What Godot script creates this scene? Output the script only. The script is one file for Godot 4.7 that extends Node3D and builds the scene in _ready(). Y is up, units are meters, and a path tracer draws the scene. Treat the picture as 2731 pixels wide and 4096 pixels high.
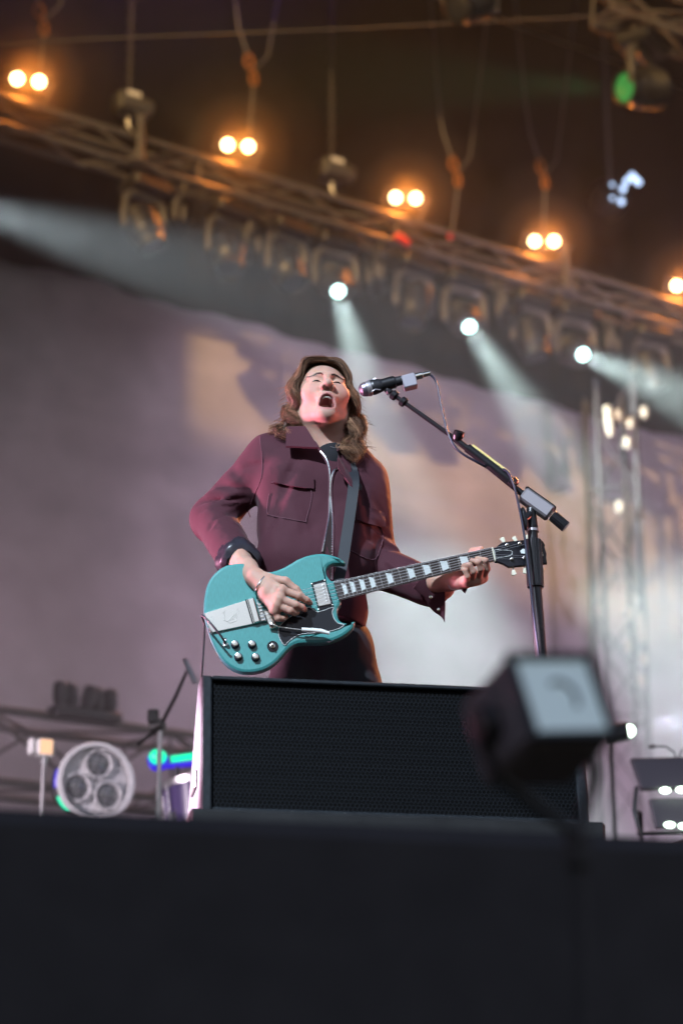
extends Node3D

# ---------------------------------------------------------------- mesh builder
class MB:
	var v := PackedVector3Array()
	var n := PackedVector3Array()
	var c := PackedColorArray()
	var ix := PackedInt32Array()
	var col := Color(1, 1, 1)
	var colored := false

	func add(p: Vector3, nn: Vector3) -> int:
		v.append(p); n.append(nn); c.append(col)
		return v.size() - 1

	func tri(a: int, b: int, d: int) -> void:
		var fn := (v[d] - v[a]).cross(v[b] - v[a])
		if fn.dot(n[a] + n[b] + n[d]) < 0.0:
			ix.append(a); ix.append(d); ix.append(b)
		else:
			ix.append(a); ix.append(b); ix.append(d)

	func quad(a: Vector3, b: Vector3, d: Vector3, e: Vector3, out := Vector3.ZERO) -> void:
		var nn := (d - a).cross(e - b)
		if nn.length() < 1e-14:
			nn = (b - a).cross(d - a)
		if nn.length() < 1e-14:
			return
		nn = nn.normalized()
		if out != Vector3.ZERO and nn.dot(out) < 0.0:
			nn = -nn
		var i := add(a, nn)
		add(b, nn); add(d, nn); add(e, nn)
		tri(i, i + 1, i + 2); tri(i, i + 2, i + 3)

	func box(xf: Transform3D, s: Vector3, bev := 0.0) -> void:
		var h := s * 0.5
		var b := minf(bev, minf(h.x, minf(h.y, h.z)) * 0.98)
		var ctr := xf.origin
		for ax in 3:
			var u := (ax + 1) % 3
			var w := (ax + 2) % 3
			for sg in [-1.0, 1.0]:
				var q := []
				for k in [[-1, -1], [1, -1], [1, 1], [-1, 1]]:
					var p := Vector3.ZERO
					p[ax] = sg * h[ax]
					p[u] = k[0] * (h[u] - b)
					p[w] = k[1] * (h[w] - b)
					q.append(xf * p)
				quad(q[0], q[1], q[2], q[3], (q[0] + q[2]) * 0.5 - ctr)
			if b <= 0.0:
				continue
			for s1 in [-1.0, 1.0]:
				for s2 in [-1.0, 1.0]:
					var q := []
					for k in [[-1, 0], [1, 0], [1, 1], [-1, 1]]:
						var p := Vector3.ZERO
						p[ax] = k[0] * (h[ax] - b)
						p[u] = s1 * (h[u] - (b if k[1] == 0 else 0.0))
						p[w] = s2 * (h[w] - (b if k[1] == 1 else 0.0))
						q.append(xf * p)
					quad(q[0], q[1], q[2], q[3], (q[0] + q[2]) * 0.5 - ctr)
		if b > 0.0:
			for sx in [-1.0, 1.0]:
				for sy in [-1.0, 1.0]:
					for sz in [-1.0, 1.0]:
						var a := xf * Vector3(sx * h.x, sy * (h.y - b), sz * (h.z - b))
						var d := xf * Vector3(sx * (h.x - b), sy * h.y, sz * (h.z - b))
						var e := xf * Vector3(sx * (h.x - b), sy * (h.y - b), sz * h.z)
						quad(a, d, e, e, a - ctr)

	func tube(pts: Array, rads, sides := 8, caps := true) -> void:
		var m := pts.size()
		var prev := Vector3.ZERO
		var base := v.size()
		var first: Vector3
		var last: Vector3
		for i in m:
			var p: Vector3 = pts[i]
			var tng: Vector3
			if i == 0:
				tng = pts[1] - pts[0]
			elif i == m - 1:
				tng = pts[i] - pts[i - 1]
			else:
				tng = (pts[i + 1] - p).normalized() + (p - pts[i - 1]).normalized()
			tng = tng.normalized()
			if i == 0:
				first = tng
				prev = tng.cross(Vector3(0.31, 0.2, 0.93)).normalized()
				if prev.length() < 0.5:
					prev = tng.cross(Vector3(1, 0, 0)).normalized()
			prev = (prev - tng * prev.dot(tng)).normalized()
			last = tng
			var bi := tng.cross(prev)
			var r: float = rads[i] if rads is Array else rads
			for k in sides:
				var a := TAU * k / sides
				var d := prev * cos(a) + bi * sin(a)
				add(p + d * r, d)
		for i in m - 1:
			for k in sides:
				var a := base + i * sides + k
				var b := base + i * sides + (k + 1) % sides
				tri(a, b, b + sides); tri(a, b + sides, a + sides)
		if caps:
			for e in 2:
				var nn := -first if e == 0 else last
				var o := base if e == 0 else base + (m - 1) * sides
				var ce := add(pts[0] if e == 0 else pts[m - 1], nn)
				for k in sides:
					add(v[o + k], nn)
				for k in sides:
					tri(ce, ce + 1 + k, ce + 1 + (k + 1) % sides)

	func rod(a: Vector3, b: Vector3, r: float, sides := 8) -> void:
		tube([a, b], r, sides)

	# profile: array of [radius, height] turned about the local y axis of xf
	func lathe(pf: Array, xf: Transform3D, seg := 20) -> void:
		for i in pf.size() - 1:
			var r0: float = pf[i][0]
			var y0: float = pf[i][1]
			var r1: float = pf[i + 1][0]
			var y1: float = pf[i + 1][1]
			var sl := Vector2(y1 - y0, -(r1 - r0))
			if sl.length() < 1e-9:
				continue
			sl = sl.normalized()
			var base := v.size()
			for k in seg + 1:
				var a := TAU * k / seg
				var cs := cos(a)
				var sn := sin(a)
				var nn := (xf.basis * Vector3(cs * sl.x, sl.y, sn * sl.x)).normalized()
				add(xf * Vector3(cs * r0, y0, sn * r0), nn)
				add(xf * Vector3(cs * r1, y1, sn * r1), nn)
			for k in seg:
				var o := base + k * 2
				tri(o, o + 1, o + 3); tri(o, o + 3, o + 2)

	# polygon in local xy drawn out from z0 to z1, front edge rounded by bev
	func prism(poly: PackedVector2Array, xf: Transform3D, z0: float, z1: float, bev := 0.0, back := 0.0) -> void:
		var m := poly.size()
		var area := 0.0
		for i in m:
			area += poly[i].cross(poly[(i + 1) % m])
		var pl := poly
		if area < 0:
			pl = poly.duplicate(); pl.reverse()
		var nr := []
		for i in m:
			var e1 := (pl[i] - pl[(i + m - 1) % m]).normalized()
			var e2 := (pl[(i + 1) % m] - pl[i]).normalized()
			var a := Vector2(e1.y, -e1.x)
			var b := Vector2(e2.y, -e2.x)
			var s := (a + b)
			s = s.normalized() if s.length() > 0.05 else a
			nr.append(s / maxf(0.6, s.dot(a)))
		var rings := []
		if back > 0.0:
			rings.append([back, z0]); rings.append([0.0, z0 + back])
		else:
			rings.append([0.0, z0])
		if bev > 0.0:
			rings.append([0.0, z1 - bev]); rings.append([bev * 0.3, z1 - bev * 0.3]); rings.append([bev, z1])
		else:
			rings.append([0.0, z1])
		var P := []
		for r in rings:
			var row := PackedVector3Array()
			for i in m:
				var q: Vector2 = pl[i] - nr[i] * r[0]
				row.append(Vector3(q.x, q.y, r[1]))
			P.append(row)
		for r in P.size() - 1:
			for i in m:
				var j := (i + 1) % m
				var nn: Vector2 = nr[i] + nr[j]
				quad(xf * P[r][i], xf * P[r][j], xf * P[r + 1][j], xf * P[r + 1][i], xf.basis * Vector3(nn.x, nn.y, 0.3 if rings[r + 1][0] > rings[r][0] else 0.0))
		for e in 2:
			var row: PackedVector3Array = P[0] if e == 0 else P[P.size() - 1]
			var flat := PackedVector2Array()
			for q in row:
				flat.append(Vector2(q.x, q.y))
			var t := Geometry2D.triangulate_polygon(flat)
			if t.is_empty():
				t = Geometry2D.triangulate_polygon(pl)
			var nn := (xf.basis * Vector3(0, 0, -1 if e == 0 else 1)).normalized()
			var o := v.size()
			for q in row:
				add(xf * q, nn)
			for k in range(0, t.size(), 3):
				tri(o + t[k], o + t[k + 1], o + t[k + 2])

	func ball(ctr: Vector3, r: Vector3, seg := 12, bs := Basis()) -> void:
		var base := v.size()
		var rows := seg / 2
		for i in rows + 1:
			var th := PI * i / rows
			for k in seg + 1:
				var ph := TAU * k / seg
				var d := Vector3(sin(th) * cos(ph), cos(th), sin(th) * sin(ph))
				add(ctr + bs * (d * r), (bs * (d / r)).normalized())
		for i in rows:
			for k in seg:
				var o := base + i * (seg + 1) + k
				tri(o, o + 1, o + seg + 2); tri(o, o + seg + 2, o + seg + 1)

	# smooth sheet through rows of points; thick > 0 adds a back and a rim
	func sheet(rows: Array, thick := 0.0, closed := false, out := Vector3.ZERO) -> void:
		var R := rows.size()
		var K: int = rows[0].size()
		var nm := PackedVector3Array()
		for i in R:
			for k in K:
				var a: Vector3 = rows[mini(i + 1, R - 1)][k] - rows[maxi(i - 1, 0)][k]
				var k1 := (k + 1) % K if closed else mini(k + 1, K - 1)
				var k0 := (k + K - 1) % K if closed else maxi(k - 1, 0)
				var b: Vector3 = rows[i][k1] - rows[i][k0]
				nm.append(a.cross(b).normalized())
		if out != Vector3.ZERO:
			var s := Vector3.ZERO
			for q in nm:
				s += q
			if s.dot(out) < 0.0:
				for i in nm.size():
					nm[i] = -nm[i]
		var sides := 2 if thick > 0.0 else 1
		var kk := K if closed else K - 1
		for s in sides:
			var base := v.size()
			for i in R:
				for k in K:
					var q := nm[i * K + k]
					add(rows[i][k] - (q * thick if s == 1 else Vector3.ZERO), q if s == 0 else -q)
			for i in R - 1:
				for k in kk:
					var a := base + i * K + k
					var b := base + i * K + (k + 1) % K
					tri(a, b, b + K); tri(a, b + K, a + K)
		if thick > 0.0:
			var rim := []
			if closed:
				for k in K:
					rim.append([0, k, 0, (k + 1) % K]); rim.append([R - 1, k, R - 1, (k + 1) % K])
			else:
				for k in K - 1:
					rim.append([0, k, 0, k + 1]); rim.append([R - 1, k, R - 1, k + 1])
				for i in R - 1:
					rim.append([i, 0, i + 1, 0]); rim.append([i, K - 1, i + 1, K - 1])
			for e in rim:
				var a: Vector3 = rows[e[0]][e[1]]
				var b: Vector3 = rows[e[2]][e[3]]
				quad(a, b, b - nm[e[2] * K + e[3]] * thick, a - nm[e[0] * K + e[1]] * thick)

	func mesh() -> ArrayMesh:
		var ar := []
		ar.resize(Mesh.ARRAY_MAX)
		ar[Mesh.ARRAY_VERTEX] = v
		ar[Mesh.ARRAY_NORMAL] = n
		if colored:
			ar[Mesh.ARRAY_COLOR] = c
		ar[Mesh.ARRAY_INDEX] = ix
		var am := ArrayMesh.new()
		am.add_surface_from_arrays(Mesh.PRIMITIVE_TRIANGLES, ar)
		return am

# ---------------------------------------------------------------- node helpers
var M := {}
var names := {}
var rng := RandomNumberGenerator.new()

func V(x: float, y: float, z: float) -> Vector3:
	return Vector3(x, y, z)

func numbered(s: String) -> String:
	var k: int = names.get(s, 0)
	names[s] = k + 1
	return s if k == 0 else "%s_%03d" % [s, k]

func part(called: String, m, mat: Material, parent: Node3D, label := "") -> MeshInstance3D:
	var o := MeshInstance3D.new()
	o.name = called
	o.mesh = m.mesh() if m is MB else m
	o.material_override = mat
	parent.add_child(o, true)
	if label:
		o.set_meta("label", label)
	return o

func thing(called: String, label: String, cat: String, at := Vector3.ZERO, group := "") -> Node3D:
	var o := Node3D.new()
	o.name = numbered(called)
	add_child(o)
	o.position = at
	o.set_meta("label", label)
	o.set_meta("category", cat)
	if group:
		o.set_meta("group", group)
	return o

func single(called: String, m, mat: Material, label: String, cat: String, group := "") -> MeshInstance3D:
	var o := part(numbered(called), m, mat, self, label)
	o.set_meta("category", cat)
	if group:
		o.set_meta("group", group)
	return o

func struct(called: String, m, mat: Material, kind := "structure") -> MeshInstance3D:
	var o := part(numbered(called), m, mat, self)
	o.set_meta("kind", kind)
	return o

func copy_of(o: Node3D, label: String) -> Node3D:
	var r: Node3D = o.duplicate()
	r.name = numbered(String(o.name))
	add_child(r)
	r.set_meta("label", label)
	return r

func aim(at: Vector3, dir: Vector3, up := Vector3.UP) -> Transform3D:
	# local -z along dir
	if absf(dir.normalized().dot(up)) > 0.99:
		up = Vector3(0, 0, 1)
	return Transform3D(Basis.looking_at(dir, up), at)

func along(a: Vector3, dir: Vector3, hint := Vector3(0, 0, 1)) -> Transform3D:
	# local y along dir
	var y := dir.normalized()
	if absf(y.dot(hint)) > 0.98:
		hint = Vector3(1, 0, 0)
	var x := y.cross(hint).normalized()
	return Transform3D(Basis(x, y, x.cross(y)), a)

# ---------------------------------------------------------------- materials
func lin(r: float, g: float, b: float) -> Color:
	return Color(r, g, b).linear_to_srgb()

func mat(called: String, c: Color, rough := 0.6, metal := 0.0, spec := 0.5) -> StandardMaterial3D:
	var m := StandardMaterial3D.new()
	m.resource_name = called
	m.albedo_color = c
	m.roughness = rough
	m.metallic = metal
	m.metallic_specular = spec
	M[called] = m
	return m

func noise_tex(freq: float, oct: int, sd: int, lo: Color, hi: Color, size := 256, normal := false, kind := FastNoiseLite.TYPE_SIMPLEX_SMOOTH) -> NoiseTexture2D:
	var f := FastNoiseLite.new()
	f.noise_type = kind
	f.frequency = freq
	f.fractal_octaves = oct
	f.seed = sd
	var t := NoiseTexture2D.new()
	t.width = size
	t.height = size
	t.seamless = true
	t.noise = f
	t.generate_mipmaps = false
	if normal:
		t.as_normal_map = true
		t.bump_strength = 4.0
	else:
		var g := Gradient.new()
		g.set_color(0, lo)
		g.set_color(1, hi)
		t.color_ramp = g
	return t

func grain(m: StandardMaterial3D, lo: float, hi: float, scale: float, sd: int, world := false, bump := 0.0, freq := 0.02, oct := 4) -> void:
	m.albedo_texture = noise_tex(freq, oct, sd, Color(lo, lo, lo), Color(hi, hi, hi))
	m.uv1_triplanar = true
	m.uv1_world_triplanar = world
	m.uv1_scale = Vector3.ONE * scale
	if bump > 0.0:
		m.heightmap_enabled = true
		m.heightmap_texture = m.albedo_texture
		m.heightmap_scale = bump

func glow(called: String, c: Color, e: float) -> StandardMaterial3D:
	var m := mat(called, Color(0.05, 0.05, 0.05), 0.3)
	m.emission_enabled = true
	m.emission = c
	m.emission_energy_multiplier = e
	return m

func spot(parent: Node3D, at: Vector3, dir: Vector3, c: Color, e: float, ang: float, size := 0.05, soft := 0.3) -> SpotLight3D:
	var l := SpotLight3D.new()
	l.name = "lamp_light"
	l.light_color = c
	l.light_energy = e
	l.spot_angle = ang
	l.spot_angle_attenuation = soft
	l.spot_range = 60.0
	l.spot_attenuation = 2.0
	l.light_size = size
	l.shadow_enabled = true
	parent.add_child(l, true)
	l.transform = aim(at, dir)
	return l

func omni(parent: Node3D, at: Vector3, c: Color, e: float, size := 0.05) -> OmniLight3D:
	var l := OmniLight3D.new()
	l.name = "lamp_light"
	l.light_color = c
	l.light_energy = e
	l.omni_range = 40.0
	l.omni_attenuation = 2.0
	l.light_size = size
	l.shadow_enabled = true
	parent.add_child(l, true)
	l.position = at
	return l

# ---------------------------------------------------------------- the stage frame: s along the trusses, w towards the audience
var SB := Basis(Vector3(0.8339, 0, -0.5519), Vector3.UP, Vector3(0.5519, 0, 0.8339))
var SO := Vector3(0, 0, -11.845)

func S(s: float, y: float, w: float) -> Vector3:
	return SO + SB * Vector3(s, y, w)

func setup_view() -> void:
	var cam := Camera3D.new()
	cam.name = "camera"
	cam.position = Vector3(0, -1.29, 7.0)
	cam.rotation_degrees = Vector3(20, 0, 0)
	cam.fov = 24.0
	cam.near = 0.05
	cam.far = 300.0
	var ca := CameraAttributesPhysical.new()
	ca.frustum_focal_length = 85.0
	ca.frustum_focus_distance = 7.3
	ca.exposure_aperture = 2.0
	cam.attributes = ca
	add_child(cam)
	cam.fov = 24.0

	var env := Environment.new()
	env.background_mode = Environment.BG_SKY
	var sk := ProceduralSkyMaterial.new()
	sk.sky_top_color = Color(0.46, 0.55, 0.74)
	sk.sky_horizon_color = Color(0.88, 0.87, 0.86)
	sk.sky_curve = 0.35
	sk.ground_bottom_color = Color(0.16, 0.15, 0.15)
	sk.ground_horizon_color = Color(0.5, 0.5, 0.52)
	sk.sun_angle_max = 12.0
	var sky := Sky.new()
	sky.sky_material = sk
	env.sky = sky
	env.background_energy_multiplier = SKY_E
	env.tonemap_mode = Environment.TONE_MAPPER_LINEAR
	env.volumetric_fog_enabled = true
	env.volumetric_fog_density = 0.0
	env.sdfgi_enabled = true
	env.ssao_enabled = true
	env.ssil_enabled = true
	env.tonemap_exposure = 1.0
	var we := WorldEnvironment.new()
	we.name = "surroundings"
	we.environment = env
	add_child(we)

	var sun := DirectionalLight3D.new()
	sun.name = "evening_sun"
	sun.light_color = Color(1.0, 0.80, 0.52)
	sun.light_energy = 1.6
	sun.light_angular_distance = 0.6
	sun.shadow_enabled = true
	add_child(sun)
	sun.transform = aim(Vector3(-8, 12, 20), Vector3(0.338, -0.155, -0.928))

const SKY_E := 0.9
const HAZE_LOW := 0.034
const HAZE := 0.006

func materials() -> void:
	grain(mat("backcloth", lin(0.43, 0.40, 0.41), 0.95, 0.0, 0.2), 0.8, 1.0, 0.35, 5, true)
	grain(mat("black_cloth", lin(0.012, 0.011, 0.013), 0.95, 0.0, 0.2), 0.6, 1.0, 0.8, 7, true)
	grain(mat("black_front", lin(0.060, 0.056, 0.057), 0.9, 0.0, 0.3), 0.9, 1.0, 1.3, 8, true)
	grain(mat("deck", lin(0.02, 0.02, 0.021), 0.55, 0.0, 0.4), 0.6, 1.0, 0.9, 9, true)
	grain(mat("roof_sheet", lin(0.014, 0.012, 0.012), 0.9, 0.0, 0.2), 0.7, 1.0, 0.3, 11, true)
	grain(mat("turf", lin(0.06, 0.08, 0.03), 0.95, 0.0, 0.2), 0.5, 1.0, 0.5, 12, true)
	grain(mat("blocker_wall", lin(0.16, 0.15, 0.14), 0.9, 0.0, 0.3), 0.7, 1.0, 0.2, 13, true)
	grain(mat("aluminium", lin(0.16, 0.15, 0.14), 0.55, 0.3), 0.75, 1.0, 3.0, 14)
	grain(mat("fixture_black", lin(0.022, 0.021, 0.022), 0.42, 0.0, 0.5), 0.7, 1.0, 5.0, 15)
	grain(mat("fixture_grey", lin(0.11, 0.105, 0.10), 0.42, 0.2, 0.5), 0.8, 1.0, 5.0, 16)
	mat("lens_dark", lin(0.03, 0.03, 0.035), 0.35, 0.0, 0.4)
	mat("steel", lin(0.5, 0.5, 0.5), 0.35, 1.0)
	mat("chain_dark", lin(0.08, 0.07, 0.07), 0.5, 0.6)
	mat("hook_orange", lin(0.30, 0.10, 0.015), 0.6)
	mat("tag_white", lin(0.75, 0.75, 0.72), 0.6)
	mat("cable_black", lin(0.012, 0.012, 0.016), 0.45)
	mat("plastic_red", lin(0.5, 0.03, 0.02), 0.4)
	glow("blinder_glass", Color(1.0, 0.86, 0.62), 14.0)
	glow("beam_glass", Color(0.82, 1.0, 0.98), 9.0)
	glow("green_glass", Color(0.35, 0.85, 0.4), 0.4)
	glow("white_led_glass", Color(0.9, 1.0, 0.92), 6.0)
	glow("blue_led_glass", Color(0.75, 0.85, 1.0), 2.6)
	glow("cyan_led_glass", Color(0.05, 1.0, 0.75), 1.3)
	glow("violet_led_glass", Color(0.25, 0.12, 1.0), 0.8)
	glow("magenta_led_glass", Color(1.0, 0.55, 0.9), 4.0)
	glow("amber_led_glass", Color(1.0, 0.78, 0.6), 1.3)

func stage_box(s0: float, s1: float, y0: float, y1: float, w0: float, w1: float, bev := 0.0) -> MB:
	var m := MB.new()
	m.box(Transform3D(SB, S((s0 + s1) / 2, (y0 + y1) / 2, (w0 + w1) / 2)), Vector3(s1 - s0, y1 - y0, w1 - w0), bev)
	return m

func pleated(s0: float, s1: float, y0: float, y1: float, w: float, pitch: float, deep: float, sag := 0.0) -> MB:
	var m := MB.new()
	var rows := []
	var cols := int((s1 - s0) / pitch * 4.0)
	for i in 13:
		var row := []
		for k in cols + 1:
			var s := s0 + (s1 - s0) * k / cols
			var y := lerpf(y1, y0, i / 12.0)
			var d := deep * (0.25 + 0.75 * i / 12.0) * (sin(TAU * s / pitch) + 0.6 * sin(TAU * s / pitch / 2.7 + 1.3 + 0.3 * y))
			row.append(S(s, y - sag * absf(sin(s * 1.9)) * i / 12.0, w + d))
		rows.append(row)
	m.sheet(rows, 0.006)
	return m

func setting() -> void:
	var g := MB.new()
	g.box(Transform3D(Basis(), V(0, -3.3, 60)), V(400, 0.4, 400))
	struct("ground", g, M.turf)
	# the deck, from its front lip 5.7 m before the camera
	var d := MB.new()
	d.box(Transform3D(SB.rotated(Vector3.UP, -0.36), V(-1.0, -0.15, -8.35)), V(34, 0.3, 18.6), 0.01)
	struct("stage_floor", d, M.deck)
	struct("stage_roof", stage_box(-13, 17, 12.2, 12.5, -3.0, 13.9), M.roof_sheet)
	# walls
	var b := single("backdrop", pleated(-13, 17, 0.02, 12.15, -1.6, 1.9, 0.02), M.backcloth, "plain grey backdrop cloth stretched across the back of the stage", "backdrop")
	b.set_meta("kind", "thing")
	single("border_cloth", pleated(-12.5, 16.5, 7.86, 12.0, -1.45, 0.55, 0.03, 0.06), M.black_cloth, "black border cloth hanging behind the long lighting truss", "curtain")
	single("wing_wall", stage_box(-13.3, -13.0, -3.1, 12.15, -3.0, 7.6), M.black_cloth, "black side wall closing the stage beyond the floor lamps", "wall")
	single("wing_wall", stage_box(17.0, 17.3, -3.1, 12.15, -3.0, 12.0), M.black_cloth, "black side wall closing the stage beyond the lamp tower", "wall")
	single("rear_wall", stage_box(-13.3, 17.3, -3.1, 12.15, -3.3, -3.0), M.black_cloth, "black rear wall of the stage house behind the grey backdrop", "wall")
	# unseen block added to keep the low sun off the singer and lower backdrop
	var st := MB.new()
	st.box(Transform3D(Basis(), V(-27, 5.2, 34)), V(40, 16.6, 6), 0.05)
	st.box(Transform3D(Basis(), V(-31.6, 13.8, 34)), V(30.8, 0.6, 6), 0.05)  # raised end added to trim the sun patches on the backdrop
	single("sun_blocker", st, M.blocker_wall, "tall unseen block added across the field to stop the low sun", "sun_block")
	# black front of the stage: a cloth covered bench before the lip
	var fr := MB.new()
	var fb := Basis(Vector3.UP, 0.20)
	fr.box(Transform3D(fb, V(0.0, -1.838, 2.72)), V(9.0, 2.82, 0.9), 0.03)
	single("front_bench", fr, M.black_front, "matt black cloth covered bench along the front of the stage", "bench")
	var fa := MB.new()
	fa.box(Transform3D(fb, V(0.1, -1.62, 0.85)), V(10.0, 3.0, 0.3), 0.02)
	single("stage_skirt", fa, M.black_cloth, "black skirt cloth closing the stage front behind the bench", "cloth")
	var rs := MB.new()
	rs.box(Transform3D(Basis(Vector3.UP, 0.35), V(-2.2, 0.45, -4.6)), V(3.6, 0.9, 3.4), 0.02)
	single("drum_riser", rs, M.deck, "black riser under the floor lamps and drum stands", "riser")
	var rs2 := MB.new()
	rs2.box(Transform3D(Basis(Vector3.UP, 0.3), V(2.4, 0.4, -4.0)), V(2.8, 0.8, 2.4), 0.02)
	single("desk_riser", rs2, M.deck, "black riser under the sloped control desk", "riser")
	# haze from the smoke machines, inside the stage house only
	var f := FogVolume.new()
	f.name = "stage_haze"
	f.shape = RenderingServer.FOG_VOLUME_SHAPE_BOX
	f.size = V(29.0, 12.0, 10.6)
	f.transform = Transform3D(SB, S(1.9, 6.1, 2.5))
	var fm := FogMaterial.new()
	fm.density = HAZE
	fm.albedo = Color(0.98, 0.97, 0.98)
	f.material = fm
	f.set_meta("kind", "stuff")
	add_child(f)
	var lowf := FogVolume.new()
	lowf.name = "low_haze_bank"
	lowf.shape = RenderingServer.FOG_VOLUME_SHAPE_BOX
	lowf.size = V(28.6, 3.9, 10.0)
	lowf.transform = Transform3D(SB, S(1.9, 2.0, 2.4))
	var fm2 := FogMaterial.new()
	fm2.density = HAZE_LOW
	fm2.albedo = Color(0.98, 0.97, 0.98)
	lowf.material = fm2
	lowf.set_meta("kind", "stuff")
	add_child(lowf)

# ---------------------------------------------------------------- trusses
func truss(called: String, label: String, a: Vector3, b: Vector3, size: float, bay: float, up := Vector3.UP, mt: Material = M.aluminium) -> Node3D:
	var t := thing(called, label, "truss", a)
	var dir := (b - a).normalized()
	var len := a.distance_to(b)
	var sx := dir.cross(up).normalized()
	var sy := sx.cross(dir)
	var h := size / 2
	var cor := [sx * h + sy * h, -sx * h + sy * h, -sx * h - sy * h, sx * h - sy * h]
	for k in 4:
		var m := MB.new()
		m.rod(cor[k], cor[k] + dir * len, 0.025, 10)
		part("chord", m, mt, t)
	var nb := int(round(len / bay))
	var bl := len / nb
	var lat := MB.new()
	lat.rod(cor[0], cor[1], 0.012, 7)
	var diag := []
	for k in 4:
		for e in 2:
			var m := MB.new()
			var c0: Vector3 = cor[k] if e == 0 else cor[(k + 1) % 4]
			var c1: Vector3 = cor[(k + 1) % 4] if e == 0 else cor[k]
			m.rod(c0, c1 + dir * bl, 0.012, 7)
			diag.append(m.mesh())
	var ring := []
	for k in 4:
		var m := MB.new()
		m.rod(cor[k], cor[(k + 1) % 4], 0.012, 7)
		ring.append(m.mesh())
	for i in nb:
		for k in 4:
			part("brace", diag[k * 2 + (i + k) % 2], mt, t).position = dir * bl * i
		if i % 4 == 0:
			for k in 4:
				part("brace", ring[k], mt, t).position = dir * bl * i
	return t

func blinder(at: Vector3, foot: Vector3, face: Vector3, label: String) -> void:
	var xf := aim(Vector3.ZERO, face)
	var t := thing("blinder_light", label, "lamp", at, "two-lamp blinders along the truss")
	var right := xf.basis.x
	var m := MB.new()
	m.box(Transform3D(xf.basis, xf.basis.z * 0.05), V(0.37, 0.18, 0.1), 0.015)
	part("housing", m, M.fixture_black, t)
	for s in [-1.0, 1.0]:
		var l := MB.new()
		var x2 := along(right * s * 0.088 - xf.basis.z * 0.004, -xf.basis.z)
		l.lathe([[0.070, -0.02], [0.070, 0.012], [0.06, 0.014], [0.055, 0.0]], x2, 22)
		var rim := part("lamp_ring", l, M.fixture_black, t)
		var gl := MB.new()
		gl.lathe([[0.048, 0.0], [0.036, 0.008], [0.0, 0.012]], x2, 20)
		part("lamp_glass", gl, M.blinder_glass, rim)
	spot(t, -xf.basis.z * 0.06, face, Color(1.0, 0.56, 0.2), BLINDER_E, 74.0, 0.07, 0.6)
	bloom_ball(at + face * 0.1, 0.5, 0.12)
	bloom_ball(at + face * 0.1, 0.9, 0.04)
	bloom_ball(at + face * 0.1, 1.5, 0.012)
	var br := MB.new()
	var f := foot - at
	br.tube([right * 0.2, right * 0.2 + xf.basis.z * 0.06 - Vector3.UP * 0.04, f + right * 0.05], 0.013, 7)
	br.tube([right * -0.2, right * -0.2 + xf.basis.z * 0.06 - Vector3.UP * 0.04, f - right * 0.05], 0.013, 7)
	part("bracket", br, M.aluminium, t)

func bloom_ball(at: Vector3, wide: float, dens: float) -> void:
	# added mist ball that stands in for lens bloom round a lamp
	var f := FogVolume.new()
	f.name = numbered("bloom_mist")
	f.shape = RenderingServer.FOG_VOLUME_SHAPE_ELLIPSOID
	f.size = V(wide, wide, wide)
	f.position = at
	var fm := FogMaterial.new()
	fm.density = dens
	fm.albedo = Color(0.98, 0.97, 0.98)
	f.material = fm
	f.set_meta("kind", "stuff")
	add_child(f)

const BLINDER_E := 3.6

func moving_head(at: Vector3, face: Vector3, dir: Vector3, lens: String, label: String, k := 1.0) -> Node3D:
	# hangs below "at" (or stands above it if face.y < 0 is never used); face: which way the yoke is turned
	var t := thing("moving_head", label, "stage light", at, "moving heads under the truss")
	var bs := aim(Vector3.ZERO, face).basis
	var m := MB.new()
	m.box(Transform3D(bs, V(0, -0.07 * k, 0)), V(0.32, 0.10, 0.24) * k, 0.02 * k)
	part("base", m, M.fixture_black, t)
	for s in [-1.0, 1.0]:
		var cl := MB.new()
		cl.tube([bs.x * 0.1 * s * k - V(0, 0.03, 0) * k, bs.x * 0.1 * s * k + V(0, 0.05, 0) * k], 0.018 * k, 7)
		part("clamp", cl, M.aluminium, t)
	var y := MB.new()
	var hub := V(0, -0.38 * k, 0)
	for s in [-1.0, 1.0]:
		var sx: Vector3 = bs.x * s * k
		y.tube([V(0, -0.135 * k, 0), sx * 0.10 - V(0, 0.135, 0) * k, sx * 0.16 - V(0, 0.18, 0) * k, sx * 0.175 - V(0, 0.30, 0) * k, sx * 0.17 - V(0, 0.42, 0) * k], [0.03 * k, 0.03 * k, 0.034 * k, 0.03 * k, 0.024 * k], 8)
	part("yoke", y, M.fixture_grey, t)
	var x2 := along(hub, dir)
	var h := MB.new()
	h.lathe([[0.0, -0.17 * k], [0.09 * k, -0.17 * k], [0.125 * k, -0.13 * k], [0.13 * k, 0.0], [0.125 * k, 0.06 * k], [0.105 * k, 0.10 * k], [0.105 * k, 0.17 * k], [0.095 * k, 0.175 * k], [0.09 * k, 0.15 * k]], x2, 22)
	for i in 4:
		h.lathe([[0.128 * k, (-0.10 + i * 0.035) * k], [0.136 * k, (-0.095 + i * 0.035) * k], [0.136 * k, (-0.085 + i * 0.035) * k], [0.128 * k, (-0.08 + i * 0.035) * k]], x2, 22)
	var l := MB.new()
	if lens == "beam_glass":
		h.lathe([[0.095 * k, 0.152 * k], [0.046 * k, 0.156 * k]], x2, 20)
	var lr := 0.046 if lens == "beam_glass" else 0.092
	l.lathe([[lr * k, 0.15 * k], [lr * 0.65 * k, 0.165 * k], [0.0, 0.17 * k]], x2, 20)
	var hd := part("head", h, M.fixture_black, t)
	part("lens_glass", l, M[lens], hd)
	return t

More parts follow.
